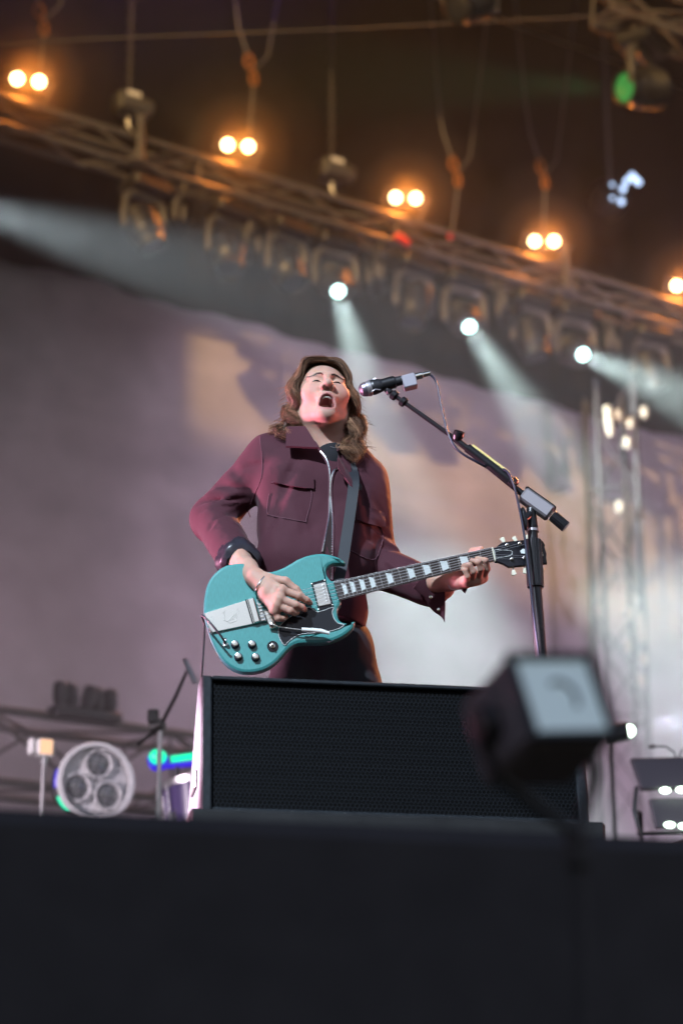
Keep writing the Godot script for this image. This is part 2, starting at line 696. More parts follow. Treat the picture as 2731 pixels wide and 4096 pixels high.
func chain(a: Vector3, b: Vector3, mtl: Material, parent: Node3D, r := 0.012) -> void:
	# links turned a quarter from one to the next
	var m := MB.new()
	var d := b - a
	var n := maxi(3, int(d.length() / 0.07))
	var dir := d.normalized()
	for i in n:
		var c := a + d * ((i + 0.5) / n)
		var sd := dir.cross(V(0.3, 0.1, 1)).normalized().rotated(dir, PI / 2 * (i % 2))
		var hl := d.length() / n * 0.62
		m.tube([c - dir * hl, c - dir * hl * 0.6 + sd * 0.018, c + dir * hl * 0.6 + sd * 0.018, c + dir * hl, c + dir * hl * 0.6 - sd * 0.018, c - dir * hl * 0.6 - sd * 0.018, c - dir * hl], r * 0.6, 5, false)
	part("chain", m, mtl, parent)

func hoist(at: Vector3, top: float, label: String) -> void:
	var t := thing("chain_hoist", label, "hoist", at, "chain hoists lifting the truss")
	var m := MB.new()
	m.box(Transform3D(SB, V(0, 0.12, 0)), V(0.26, 0.2, 0.18), 0.03)
	part("motor_body", m, M.fixture_black, t)
	var cv := MB.new()
	cv.lathe([[0.0, -0.16], [0.075, -0.15], [0.085, -0.1], [0.085, 0.1], [0.075, 0.15], [0.0, 0.16]], Transform3D(SB * Basis(V(0, 0, 1), PI / 2), V(0.05, 0.12, 0)), 18)
	part("gear_cover", cv, M.fixture_grey, t)
	var tg := MB.new()
	tg.box(Transform3D(SB, V(0, 0.185, 0.0) + SB.z * 0.094), V(0.13, 0.055, 0.006), 0.002)
	part("rating_plate", tg, M.tag_white, t)
	var hk := MB.new()
	hk.tube([V(0, 0.02, 0), V(0, -0.06, 0), SB.x * 0.04 + V(0, -0.11, 0), V(0, -0.15, 0), SB.x * -0.04 + V(0, -0.11, 0)], 0.013, 8)
	part("hook", hk, M.steel, t)
	chain(V(0, 0.22, 0), V(0, top - at.y, 0), M.chain_dark, t)

func bridle(foot: Vector3, joint: Vector3, top: float, label: String) -> void:
	var t := thing("rigging_bridle", label, "rigging", foot, "steel bridles with orange shackles")
	var j := joint - foot
	var m := MB.new()
	m.rod(Vector3.ZERO, j - V(0, 0.12, 0), 0.011, 7)
	part("drop_wire", m, M.aluminium, t)
	for k in 2:
		var h := MB.new()
		var sd := SB.x * (0.035 if k == 0 else 0.045)
		var o := j + (V(0, -0.12, 0) if k == 0 else SB.x * -0.05 + V(0, 0.03, 0))
		h.tube([o, o + sd + V(0, 0.04, 0), o + sd * 0.8 + V(0, 0.11, 0), o + V(0, 0.15, 0), o - sd * 0.8 + V(0, 0.11, 0), o - sd + V(0, 0.04, 0), o], 0.014, 7, false)
		part("shackle", h, M.hook_orange, t)
	var a := j + SB.x * -0.06 + V(0, 0.15, 0)
	var l := MB.new()
	l.tube([a, a + SB.x * -0.1 + V(0, 0.25, 0), a + SB.x * -0.15 + V(0, 0.6, 0), V(a.x - 0.25, top - foot.y, a.z)], 0.012, 6)
	part("bridle_leg", l, M.aluminium, t)
	var l2 := MB.new()
	l2.tube([j + V(0, 0.03, 0), j + SB.x * 0.14 + V(0, 0.22, 0), V(j.x + 0.5, top - foot.y, j.z)], 0.010, 6)
	part("bridle_leg", l2, M.aluminium, t)

func rigging() -> void:
	truss("lighting_truss", "long aluminium lighting truss hung above the singer carrying the warm blinders", S(-5.5, 8.27, 0), S(6.5, 8.27, 0), 0.25, 0.5)
	var where := ["by the top left corner", "second from the top left corner", "above the singer's head", "above the microphone stand", "cut by the right edge"]
	var bs := [-3.1, -1.13, 0.6, 2.15, 3.86]
	for i in 5:
		blinder(S(bs[i], 8.61, 0.12), S(bs[i] + 0.1, 8.43, 0.1), (Vector3(0, -1.29, 7) - S(bs[i], 8.61, 0)).normalized() + SB.x * 0.1, "warm two-lamp blinder on the long truss, " + where[i])
	var face := SB.z
	var list := [
		[-1.95, V(0.3, -0.9, 0.3), "lens_dark", "unlit moving head at the left end of the row, in the pale beam"],
		[-1.15, V(-0.1, -1, 0.3), "lens_dark", "unlit moving head second from the left end of the row"],
		[-0.57, V(0.1, -0.9, 0.5), "lens_dark", "unlit moving head left of the beam above the singer"],
		[-0.07, V(0, 0, 0), "beam_glass", "moving head throwing the pale beam behind the singer's head"],
		[0.75, V(-0.2, -1, 0.1), "lens_dark", "unlit moving head above the microphone, between two beams"],
		[1.30, V(0, 0, 0), "beam_glass", "moving head throwing the middle one of three pale beams"],
		[2.05, V(0.1, -1, 0.2), "lens_dark", "unlit moving head between the middle and the right beams"],
		[2.56, V(0, 0, 0), "beam_glass", "moving head throwing the pale beam to the right edge"],
		[3.45, V(0.2, -1, 0.2), "lens_dark", "unlit moving head nearest the right edge under the truss"],
	]
	var ends := [V(0.21, 5.88, -10.18), V(1.61, 5.63, -10.49), V(2.84, 6.27, -11.11)]
	var b := 0
	for r in list:
		var at := S(r[0], 8.09, 0.02)
		var hub := at - V(0, 0.38 * 1.18, 0)
		var dir: Vector3 = r[1]
		if r[2] == "beam_glass":
			dir = (ends[b] - hub).normalized()
			b += 1
		else:
			dir = (SB * dir).normalized()
		var h := moving_head(at, face.rotated(Vector3.UP, 0.15 * sin(r[0] * 9.0)), dir, r[2], r[3], 1.18)
		if r[2] == "beam_glass":
			spot(h, hub - at + dir * 0.22, dir, Color(0.88, 1.0, 0.98), BEAM_E, 6.0, 0.075, 0.6)
	hoist(S(-2.12, 8.62, 0.0), 12.2, "dark chain hoist with a white plate on the truss, left of the second blinder")
	hoist(S(-0.1, 8.6, 0.0), 12.2, "dark chain hoist on the truss straight above the singer")
	bridle(S(-3.0, 8.44, 0.1), S(-3.02, 9.12, 0.2), 12.2, "steel bridle with orange shackles above the leftmost blinder")
	bridle(S(-1.03, 8.44, 0.1), S(-1.03, 9.30, 0.2), 12.2, "steel bridle with orange shackles above the second blinder")
	bridle(S(1.12, 8.44, 0.1), S(1.12, 8.95, 0.2), 12.2, "steel bridle with orange shackles right of the third blinder")
	bridle(S(2.13, 8.44, 0.1), S(2.12, 9.22, 0.2), 12.2, "steel bridle with orange shackles above the fourth blinder")
	# upright pale hangers clipped to the truss
	for q in [[-2.1, "pale upright hanger clamp on the truss below the left hoist"], [2.35, "pale upright hanger clamp on the truss right of the fourth blinder"]]:
		var m := MB.new()
		m.box(Transform3D(SB, Vector3.ZERO), V(0.06, 0.42, 0.03), 0.008)
		m.tube([SB.x * -0.1 + V(0, -0.22, 0), V(0, -0.2, 0), SB.x * 0.1 + V(0, -0.22, 0)], 0.018, 7)
		m.tube([SB.x * -0.06 + V(0, 0.22, 0), V(0, 0.2, 0), SB.x * 0.06 + V(0, 0.24, 0)], 0.014, 7)
		single("hanger_clamp", m, M.aluminium, q[1], "clamp").position = S(q[0], 8.36, 0.19)
	# spare parts between the lamps: cable loops and small boxes with catching edges
	rng.seed = 41
	var w := [[-1.6, "left of the singer's beam"], [-0.9, "just left of the singer's beam"], [0.35, "right of the singer's beam"], [1.75, "right of the middle beam"], [3.0, "right of the right-hand beam"]]
	for q in w:
		var t := thing("cable_bundle", "loop of black cables with connectors hanging under the truss, " + q[1], "cables", S(q[0], 8.1, 0.05), "cable loops under the truss")
		for k in 3:
			var m := MB.new()
			var x0 := rng.randf_range(-0.15, 0.0)
			var dp := rng.randf_range(0.3, 0.62)
			m.tube([SB.x * x0, SB.x * (x0 + 0.02) - V(0, dp * 0.7, 0), SB.x * (x0 + 0.1) - V(0, dp, 0), SB.x * (x0 + 0.2) - V(0, dp * 0.8, 0), SB.x * (x0 + 0.25)], 0.014, 6)
			part("cable", m, M.cable_black, t)
			var cn := MB.new()
			cn.lathe([[0.0, 0.0], [0.022, 0.004], [0.024, 0.1], [0.016, 0.14], [0.0, 0.14]], Transform3D(SB, SB.x * (x0 + 0.02) - V(0, dp * 0.75, 0) + SB.z * 0.03), 10)
			part("connector", cn, M.fixture_grey, t)
	for q in [[0.5, 8.14, "red tagged safety strap on the truss under the third blinder"], [1.0, 8.3, "small red shackle on the truss right of the third blinder"]]:
		var m := MB.new()
		m.tube([SB.x * -0.07 + V(0, 0.02, 0), V(0, 0.004, 0), SB.x * 0.07 - V(0, 0.02, 0)] if q[0] < 0.8 else [V(0, 0, 0), V(0.03, 0.01, 0)], 0.03, 8)
		single("safety_strap", m, M.plastic_red, q[2], "strap").position = S(q[0], q[1], 0.2)
	# upper right: a second truss with the green lamp
	truss("side_truss", "short lighting truss in the top right corner above the green lamp", V(2.05, 8.98, -9.45), V(4.6, 8.72, -10.6), 0.3, 0.5)
	var gl := moving_head(V(2.36, 8.76, -9.6), V(1, 0, 0.6), V(-0.62, -0.22, 0.42).normalized(), "green_glass", "moving head with a green lens at the upper right", 1.25)
	spot(gl, V(0, -0.48, 0) + V(-0.62, -0.22, 0.42).normalized() * 0.26, V(-0.62, -0.22, 0.42), Color(0.55, 1.0, 0.65), 22.0, 8.0, 0.08, 0.4)
	moving_head(V(0.91, 8.35, -7.8), V(0.3, 0, 1), V(-0.45, -0.5, 0.5).normalized(), "lens_dark", "moving head hanging cut by the top edge of the picture", 1.1)
	var wire := MB.new()
	wire.tube([V(-1.76, 7.66, -7.83), V(0.1, 7.73, -7.8), V(1.9, 7.82, -7.78), V(4.0, 7.9, -7.7)], 0.008, 6)
	wire.tube([V(-1.76, 7.66, -7.83), V(-6.0, 7.4, -7.9)], 0.008, 6)
	single("tension_wire", wire, M.chain_dark, "thin steel wire stretched across the top of the stage", "wire")

const BEAM_E := 1250.0
# ---------------------------------------------------------------- things on the deck and before it
func perforated() -> StandardMaterial3D:
	# round holes of about 5 mm in a staggered grid, fine relief on the steel sheet
	var im := Image.create(96, 168, false, Image.FORMAT_RGB8)
	var hm := Image.create(96, 168, false, Image.FORMAT_RGB8)
	for y in 168:
		for x in 96:
			var best := 1e9
			for c in [V(24, 42, 0), V(72, 126, 0), V(24 + 48, 42, 0), V(24, 126, 0), V(48, 0, 0), V(0, 84, 0), V(48, 84, 0), V(96, 84, 0), V(0, 0, 0), V(96, 0, 0), V(48, 168, 0), V(0, 168, 0), V(96, 168, 0)]:
				var fx: float = c.x
				var fy: float = c.y
				best = minf(best, Vector2(x - fx, y - fy).length())
			var f := clampf((best - 17.0) / 3.0, 0.0, 1.0)
			var v := lerpf(0.10, 1.0, f)
			im.set_pixel(x, y, Color(v, v, v))
			hm.set_pixel(x, y, Color(f, f, f))
	var m := mat("grille", lin(0.008, 0.009, 0.011), 0.7, 0.0, 0.2)
	m.albedo_texture = ImageTexture.create_from_image(im)
	m.heightmap_enabled = true
	m.heightmap_texture = ImageTexture.create_from_image(hm)
	m.heightmap_scale = 0.25
	m.uv1_triplanar = true
	m.uv1_scale = V(42.0, 24.0, 42.0)
	return m

func fill_speaker() -> void:
	perforated()
	grain(mat("cabinet", lin(0.022, 0.026, 0.031), 0.6, 0.0, 0.3), 0.7, 1.0, 7.0, 21, false, 0.15)
	var t := thing("front_fill_speaker", "wide black wedge speaker with a perforated grille before the singer's legs", "speaker", V(0.15, 0.145, 0.62))
	t.rotation.y = 0.15
	# local: x across, y up, z to the camera; profile leans back to a narrow top
	var w := 1.06
	var hw := w / 2
	var prof := [V(0, 0, 0.0), V(0, 0.40, -0.06), V(0, 0.40, -0.16), V(0, 0.0, -0.48)]
	var m := MB.new()
	for k in 4:
		var a: Vector3 = prof[k]
		var b: Vector3 = prof[(k + 1) % 4]
		if k == 0:
			continue
		m.quad(a + V(-hw, 0, 0), b + V(-hw, 0, 0), b + V(hw, 0, 0), a + V(hw, 0, 0), V(0, 0.2, -1) if k > 0 else V(0, 0, 1))
	part("cabinet", m, M.cabinet, t)
	for s in [-1.0, 1.0]:
		var sd := MB.new()
		sd.quad(prof[0] + V(s * hw, 0, 0), prof[1] + V(s * hw, 0, 0), prof[2] + V(s * hw, 0, 0), prof[3] + V(s * hw, 0, 0), V(s, 0, 0))
		var p := part("side_panel", sd, M.cabinet, t)
		var g := MB.new()
		g.box(Transform3D(Basis(), V(s * (hw + 0.004), 0.13, -0.19)), V(0.008, 0.05, 0.12), 0.003)
		part("handle_plate", g, M.fixture_black, p)
	# front: sheet leaning back, frame strips proud of the grille
	var tilt := Transform3D(Basis(V(1, 0, 0), -atan2(0.06, 0.40)), Vector3.ZERO)
	var fh := Vector2(0.06, 0.40).length()
	var gr := MB.new()
	gr.box(tilt * Transform3D(Basis(), V(0, fh / 2, -0.010)), V(w - 0.05, fh - 0.03, 0.012))
	part("grille", gr, M.grille, t)
	for s in [-1.0, 1.0]:
		var e := MB.new()
		e.box(tilt * Transform3D(Basis(), V(s * (hw - 0.014), fh / 2, 0.0)), V(0.028, fh, 0.022), 0.004)
		part("frame_strip", e, M.cabinet, t)
	var e2 := MB.new()
	e2.box(tilt * Transform3D(Basis(), V(0, 0.009, 0.003)), V(w - 0.057, 0.02, 0.026), 0.004)
	part("frame_strip", e2, M.cabinet, t)
	var e3 := MB.new()
	e3.box(tilt * Transform3D(Basis(), V(0, fh - 0.006, 0.0)), V(w - 0.057, 0.012, 0.024), 0.003)
	part("frame_strip", e3, M.cabinet, t)
	for k in 7:
		var sc := MB.new()
		sc.lathe([[0.0045, 0.0], [0.0045, 0.003], [0.0, 0.004]], tilt * Transform3D(Basis(V(1, 0, 0), PI / 2), V(-hw + 0.1 + k * 0.143, 0.009, 0.016)), 8)
		part("screw", sc, M.fixture_black, t)
	# the low black plinth it stands on
	var pl := MB.new()
	pl.box(Transform3D(Basis(Vector3.UP, 0.15), V(0.11, 0.072, 0.40)), V(1.12, 0.144, 0.62), 0.008)
	single("speaker_plinth", pl, M.deck, "low black plinth under the wedge speaker", "plinth")

func front_lamp() -> void:
	var t := thing("square_lamp", "blurred square stage lamp with pale glass close to the camera", "stage light", V(0.285, -0.443, 3.966))
	t.scale = Vector3.ONE * 0.82
	var n := V(0.41, 0.28, 0.87).normalized()
	var r := V(0.123, 0.0192, -0.0643).normalized()
	var u := n.cross(r).normalized()
	var bs := Basis(r, u, n)
	var m := MB.new()
	m.box(Transform3D(bs, n * -0.08), V(0.165, 0.158, 0.16), 0.012)
	for k in 5:
		m.box(Transform3D(bs, n * (-0.05 - k * 0.022) - r * 0.0845), V(0.006, 0.13, 0.008), 0.002)
	part("head", m, M.fixture_plum, t)
	var fr := MB.new()
	for s in [-1.0, 1.0]:
		fr.box(Transform3D(bs, n * 0.006 + r * 0.0755 * s), V(0.016, 0.16, 0.014), 0.004)
		fr.box(Transform3D(bs, n * 0.006 + u * 0.072 * s), V(0.134, 0.016, 0.014), 0.004)
	part("front_frame", fr, M.fixture_black, t)
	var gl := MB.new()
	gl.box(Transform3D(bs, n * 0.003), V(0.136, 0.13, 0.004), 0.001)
	var glp := part("front_glass", gl, M.sky_glow_glass, t)
	var ring := MB.new()
	var pts := []
	for k in 15:
		var a := -0.6 + k * 0.2
		pts.append(n * 0.006 + r * cos(a) * 0.026 + u * (sin(a) * 0.03 - 0.004))
	ring.tube(pts, 0.0045, 6)
	part("drawn_reflection", ring, M.reflection_tone, glp)  # dark arc laid on the glass as a drawn reflection
	# yoke: two arms to a foot below
	var foot := V(0.03, -0.20, -0.10)
	var yk := MB.new()
	for s in [-1.0, 1.0]:
		var p: Vector3 = n * -0.09 + r * s * 0.1
		yk.tube([p + u * 0.03, p, p * 0.7 + foot * 0.45 + r * s * 0.02, foot], [0.014, 0.015, 0.012, 0.011], 8)
		yk.lathe([[0.0, -0.02], [0.03, -0.02], [0.032, 0.0], [0.028, 0.014], [0.0, 0.016]], along(n * -0.085 + r * s * 0.097, r * s), 16)
	part("yoke", yk, M.fixture_black, t)
	var po := MB.new()
	po.lathe([[0.0, 0.0], [0.022, 0.0], [0.022, -0.05], [0.013, -0.06], [0.013, -2.98], [0.2, -3.0], [0.2, -3.03], [0.0, -3.03]], Transform3D(Basis(), foot), 14)
	part("stand_pole", po, M.black_front, t)

func box_lamp(at: Vector3, foot: float) -> void:
	var t := thing("box_lamp", "small square lamp with an amber front on a thin stand", "stage light", at)
	var bs := Basis(Vector3.UP, 0.35)
	var m := MB.new()
	m.box(Transform3D(bs, V(0, 0, -0.03)), V(0.085, 0.085, 0.07), 0.01)
	m.box(Transform3D(bs, bs * V(-0.055, 0, -0.02)), V(0.03, 0.08, 0.05), 0.008)
	part("housing", m, M.tag_white, t)
	var g := MB.new()
	g.box(Transform3D(bs, bs * V(0.012, 0, 0.008)), V(0.06, 0.07, 0.008), 0.002)
	part("lamp_glass", g, M.amber_led_glass, t)
	var p := MB.new()
	p.tube([V(0, -0.045, -0.03), V(0, foot - at.y, -0.03)], 0.011, 8)
	p.lathe([[0.0, 0.0], [0.02, 0.0], [0.02, -0.03], [0.0, -0.03]], Transform3D(Basis(), V(0.0, -0.05, -0.03)), 10)
	p.lathe([[0.0, 0.02], [0.10, 0.0], [0.0, 0.0]], Transform3D(Basis(), V(0.0, foot - at.y, -0.03)), 12)
	part("stand_pole", p, M.steel, t)

func par_lamp(at: Vector3, face: Vector3, foot: float) -> void:
	var t := thing("floor_lamp", "big round floor lamp with three lamps behind a silver ring", "stage light", at)
	var xf := along(Vector3.ZERO, face)
	var m := MB.new()
	m.lathe([[0.0, -0.26], [0.12, -0.25], [0.16, -0.2], [0.175, -0.05], [0.175, 0.0]], xf, 28)
	part("housing", m, M.fixture_black, t)
	var r := MB.new()
	r.lathe([[0.172, -0.03], [0.186, -0.02], [0.19, 0.0], [0.186, 0.014], [0.168, 0.014], [0.162, -0.02]], xf, 32)
	part("front_ring", r, M.silver_plate, t)
	var bk := MB.new()
	bk.lathe([[0.166, -0.035], [0.0, -0.045]], xf, 24)
	var pl := part("back_plate", bk, M.silver_plate, t)
	for k in 3:
		var a := TAU * k / 3.0 + 0.95
		var o := xf * V(cos(a) * 0.088, -0.03, sin(a) * 0.088)
		var l := MB.new()
		l.lathe([[0.07, -0.012], [0.07, 0.02], [0.062, 0.022], [0.055, 0.004]], Transform3D(xf.basis, o), 20)
		part("lamp_cup", l, M.silver_plate, pl)
		var gl := MB.new()
		gl.lathe([[0.06, 0.002], [0.03, 0.014], [0.0, 0.018]], Transform3D(xf.basis, o), 18)
		part("lens", gl, M.lens_grey, pl)
	var gd := MB.new()
	for k in 9:
		var o := -0.14 + k * 0.035
		var hl := sqrt(0.165 * 0.165 - o * o)
		gd.rod(xf * V(o, 0.012, -hl), xf * V(o, 0.012, hl), 0.0012, 5)
		gd.rod(xf * V(-hl, 0.012, o), xf * V(hl, 0.012, o), 0.0012, 5)
	part("wire_guard", gd, M.steel, t)
	for q in [[V(-0.75, -0.65, 0.25), "cyan_led_glass"], [V(-0.98, 0.05, 0.4), "violet_led_glass"]]:
		var s := MB.new()
		var fd := face.normalized()
		var d0: Vector3 = q[0]
		d0 = (d0 - fd * d0.dot(fd)).normalized()
		var pts := []
		for k in 6:
			pts.append(d0.rotated(fd, -0.25 + k * 0.1) * 0.168 - fd * 0.07)
		s.tube(pts, 0.016, 7)
		part("side_strip", s, M[q[1]], t)  # cyan and violet strips that glow along the left of the housing
	var y := MB.new()
	y.tube([xf * V(0.2, -0.08, 0), V(0.14, foot - at.y + 0.02, -0.05), V(-0.14, foot - at.y + 0.02, -0.05), xf * V(-0.2, -0.08, 0)], 0.014, 8)
	part("floor_bracket", y, M.fixture_black, t)

func drum_corner() -> void:
	# overhead microphone on a boom
	var t := thing("overhead_stand", "thin boom stand with a slim microphone beside the wedge speaker", "microphone stand", V(-0.80, 0.9, -3.34))
	var m := MB.new()
	m.rod(V(0, 0, 0), V(0.0, 0.56, 0.02), 0.011, 8)
	m.lathe([[0.0, 0.02], [0.11, 0.0], [0.0, 0.0]], Transform3D(), 14)
	part("pole", m, M.steel, t)
	var b := MB.new()
	b.tube([V(-0.10, 0.48, 0.0), V(0.0, 0.555, 0.02), V(0.075, 0.68, 0.1), V(0.125, 0.76, 0.2)], [0.008, 0.009, 0.008, 0.007], 7)
	part("boom", b, M.fixture_black, t)
	var cl := MB.new()
	cl.lathe([[0.0, -0.03], [0.026, -0.03], [0.026, 0.03], [0.0, 0.03]], along(V(-0.012, 0.56, 0.03), V(1, 0.2, 0.4)), 12)
	cl.box(Transform3D(Basis(), V(-0.03, 0.60, 0.04)), V(0.05, 0.06, 0.03), 0.006)
	part("clutch", cl, M.fixture_grey, t)
	var mi := MB.new()
	mi.lathe([[0.0, 0.0], [0.011, 0.002], [0.012, 0.11], [0.008, 0.125], [0.0, 0.13]], along(V(0.165, 0.70, 0.22), V(-0.4, 0.9, -0.1)), 12)
	part("microphone", mi, M.steel, t)
	# drum shell half hidden by the speaker
	var d := thing("floor_tom", "violet drum shell with chrome lugs peeking out beside the wedge speaker", "drum", V(-0.62, 1.16, -3.9))
	var dx := Transform3D(Basis(V(0, 0, 1), 0.12), Vector3.ZERO)
	var s := MB.new()
	s.lathe([[0.19, -0.2], [0.19, 0.18], [0.0, 0.18]], dx, 30)
	part("shell", s, M.drum_violet, d)
	for e in [-0.19, 0.17]:
		var hp := MB.new()
		hp.lathe([[0.192, e - 0.014], [0.204, e - 0.014], [0.206, e + 0.014], [0.194, e + 0.016]], dx, 30)
		part("hoop", hp, M.steel, d)
	for k in 6:
		var a := TAU * k / 6.0 + 0.35
		var lg := MB.new()
		lg.box(dx * Transform3D(Basis(Vector3.UP, -a), V(cos(a) * 0.20, 0.0, sin(a) * 0.20)), V(0.03, 0.07, 0.024), 0.008)
		lg.rod(dx * V(cos(a) * 0.206, -0.18, sin(a) * 0.206), dx * V(cos(a) * 0.206, 0.17, sin(a) * 0.206), 0.004, 6)
		part("lug", lg, M.steel, d)
	for k in 3:
		var a := TAU * k / 3.0 + 0.5
		var lg := MB.new()
		lg.rod(dx * V(cos(a) * 0.215, -0.02, sin(a) * 0.215), V(cos(a) * 0.24, -0.26, sin(a) * 0.24), 0.008, 7)
		part("leg", lg, M.steel, d)
	# cyan tube lamp
	var c := thing("tube_lamp", "short glowing cyan tube lamp with a round cyan end", "stage light", V(-0.84, 1.43, -3.75))
	var h := MB.new()
	h.ball(V(0, 0, 0), V(0.042, 0.036, 0.03), 14)
	part("round_lamp", h, M.cyan_led_glass, c)
	var hv := MB.new()
	hv.lathe([[0.0, -0.03], [0.046, -0.028], [0.05, 0.0], [0.046, 0.004]], along(V(0.0, -0.012, -0.012), V(0.1, 0.3, 1)), 16)
	part("lamp_cup", hv, M.violet_led_glass, c)
	var tb := MB.new()
	tb.tube([V(0.06, -0.012, 0.0), V(0.17, 0.004, 0.0)], 0.016, 10)
	part("lamp_tube", tb, M.cyan_led_glass, c)
	var rail := MB.new()
	rail.tube([V(0.0, -0.04, -0.03), V(0.18, -0.028, -0.01)], 0.014, 8)
	part("violet_strip_light", rail, M.violet_led_glass, c)
	var pp := MB.new()
	pp.rod(V(0.09, -0.03, -0.02), V(0.09, -0.52, -0.02), 0.010, 7)
	part("stand_pole", pp, M.fixture_black, c)
	# low rail truss with a bank of lamps on top
	truss("floor_truss", "low pale truss rail behind the round floor lamp", V(-3.2, 2.03, -5.4), V(-0.2, 2.45, -8.7), 0.42, 0.72)
	for q in [V(-2.4, 0.9, -6.2), V(-1.15, 0.9, -7.6)]:
		var st := MB.new()
		st.rod(V(0, 0, 0), V(0, 1.1, 0), 0.03, 8)
		st.box(Transform3D(Basis(), V(0, -0.45, 0)), V(0.5, 0.9, 0.5), 0.02)
		single("truss_leg", st, M.fixture_grey, "grey stand holding up the low truss rail, " + ("left one" if q.x < -2 else "right one"), "stand").position = q
	var lb := thing("lamp_bank", "dark row of upright lamps on top of the low truss rail", "stage light", V(-1.52, 2.47, -6.85))
	var dr := V(0.67, 0.09, -0.74).normalized()
	var bar := MB.new()
	bar.box(Transform3D(aim(Vector3.ZERO, dr).basis, V(0, 0.0, 0)), V(0.12, 0.06, 0.52), 0.015)
	part("base", bar, M.fixture_black, lb)
	for k in 5:
		var o := dr * (-0.2 + k * 0.1)
		var l := MB.new()
		l.lathe([[0.0, 0.0], [0.035, 0.0], [0.045, 0.05], [0.045, 0.12], [0.032, 0.14], [0.0, 0.14]], Transform3D(Basis(V(0, 0, 1), 0.25 * sin(k * 2.3)), o + V(0, 0.035, 0)), 14)
		part("lamp_can", l, M.fixture_black, lb)

func desk_corner() -> void:
	var t := thing("control_desk", "sloped dark control desk on a frame with white work lights, lower right", "desk", V(1.42, 0.8, -3.3))
	var yaw := Basis(Vector3.UP, 0.30) * Basis(V(0, 0, 1), 0.10)
	var a := MB.new()
	a.box(Transform3D(yaw * Basis(V(1, 0, 0), 1.15), V(0.02, 0.44, 0.0)), V(0.34, 0.025, 0.17), 0.006)
	part("upper_board", a, M.desk_grey, t)
	var b := MB.new()
	b.box(Transform3D(yaw * Basis(V(1, 0, 0), 1.35), V(0.06, 0.255, 0.04)), V(0.30, 0.02, 0.14), 0.006)
	part("lower_board", b, M.desk_grey, t)
	for s in [-1.0, 1.0]:
		var l := MB.new()
		var o := yaw * V(0.17 * s, 0, 0)
		l.tube([o + V(0.02, 0.38, 0.02), o + V(0.0, 0.27, 0.06), o + V(0.02, 0.16, 0.08), o + V(0.05, 0.0, 0.02)], 0.010, 7)
		l.tube([o + V(0.0, 0.27, 0.06), o + V(0.05, 0.30, -0.12), o + V(0.05, 0.0, -0.14)], 0.010, 7)
		part("frame_leg", l, M.fixture_black, t)
	var cr := MB.new()
	cr.rod(yaw * V(-0.17, 0.16, 0.08), yaw * V(0.2, 0.16, 0.08), 0.010, 7)
	part("crossbar", cr, M.fixture_black, t)
	for q in [V(-0.02, 0.345, 0.085), V(0.05, 0.348, 0.085), V(0.11, 0.356, 0.08), V(-0.01, 0.19, 0.10), V(0.05, 0.185, 0.10), V(0.11, 0.18, 0.10)]:
		var l := MB.new()
		l.ball(q, V(0.024, 0.013, 0.012), 12)
		part("work_light", l, M.white_led_glass, t)
	for s in [-1.0, 1.0]:
		var l := MB.new()
		var o := V(0.06, 0.50, -0.05)
		l.tube([o, o + V(0.015 * s, 0.05, 0), o + V(0.05 * s, 0.075, 0), o + V(0.10 * s, 0.075, 0.0)], 0.004, 6)
		l.lathe([[0.0, 0.0], [0.008, 0.002], [0.009, 0.03], [0.0, 0.032]], along(o + V(0.095 * s, 0.076, 0), V(s, -0.1, 0)), 8)
		part("gooseneck_lamp", l, M.fixture_grey, t)
	# small bright lamp behind, with a beam to the side
	var at := V(1.37, 1.66, -4.16)
	var k := thing("beam_lamp", "small dazzling white lamp above the control desk", "stage light", at)
	var dir := V(0.93, 0.1, 0.28).normalized()
	var h := MB.new()
	h.lathe([[0.0, -0.12], [0.04, -0.115], [0.045, -0.02], [0.045, 0.0], [0.036, 0.0]], along(Vector3.ZERO, dir), 16)
	part("head", h, M.fixture_grey, k)
	var g := MB.new()
	g.ball(dir * 0.0, V(0.03, 0.03, 0.03), 14)
	part("lamp_glass", g, M.white_led_glass, k)
	var p := MB.new()
	p.rod(-dir * 0.09, V(-0.08, -0.86, -0.03), 0.010, 7)
	part("stand_pole", p, M.fixture_grey, k)
	spot(k, dir * 0.06, dir, Color(0.9, 0.9, 1.0), 7.0, 26.0, 0.03, 0.4)

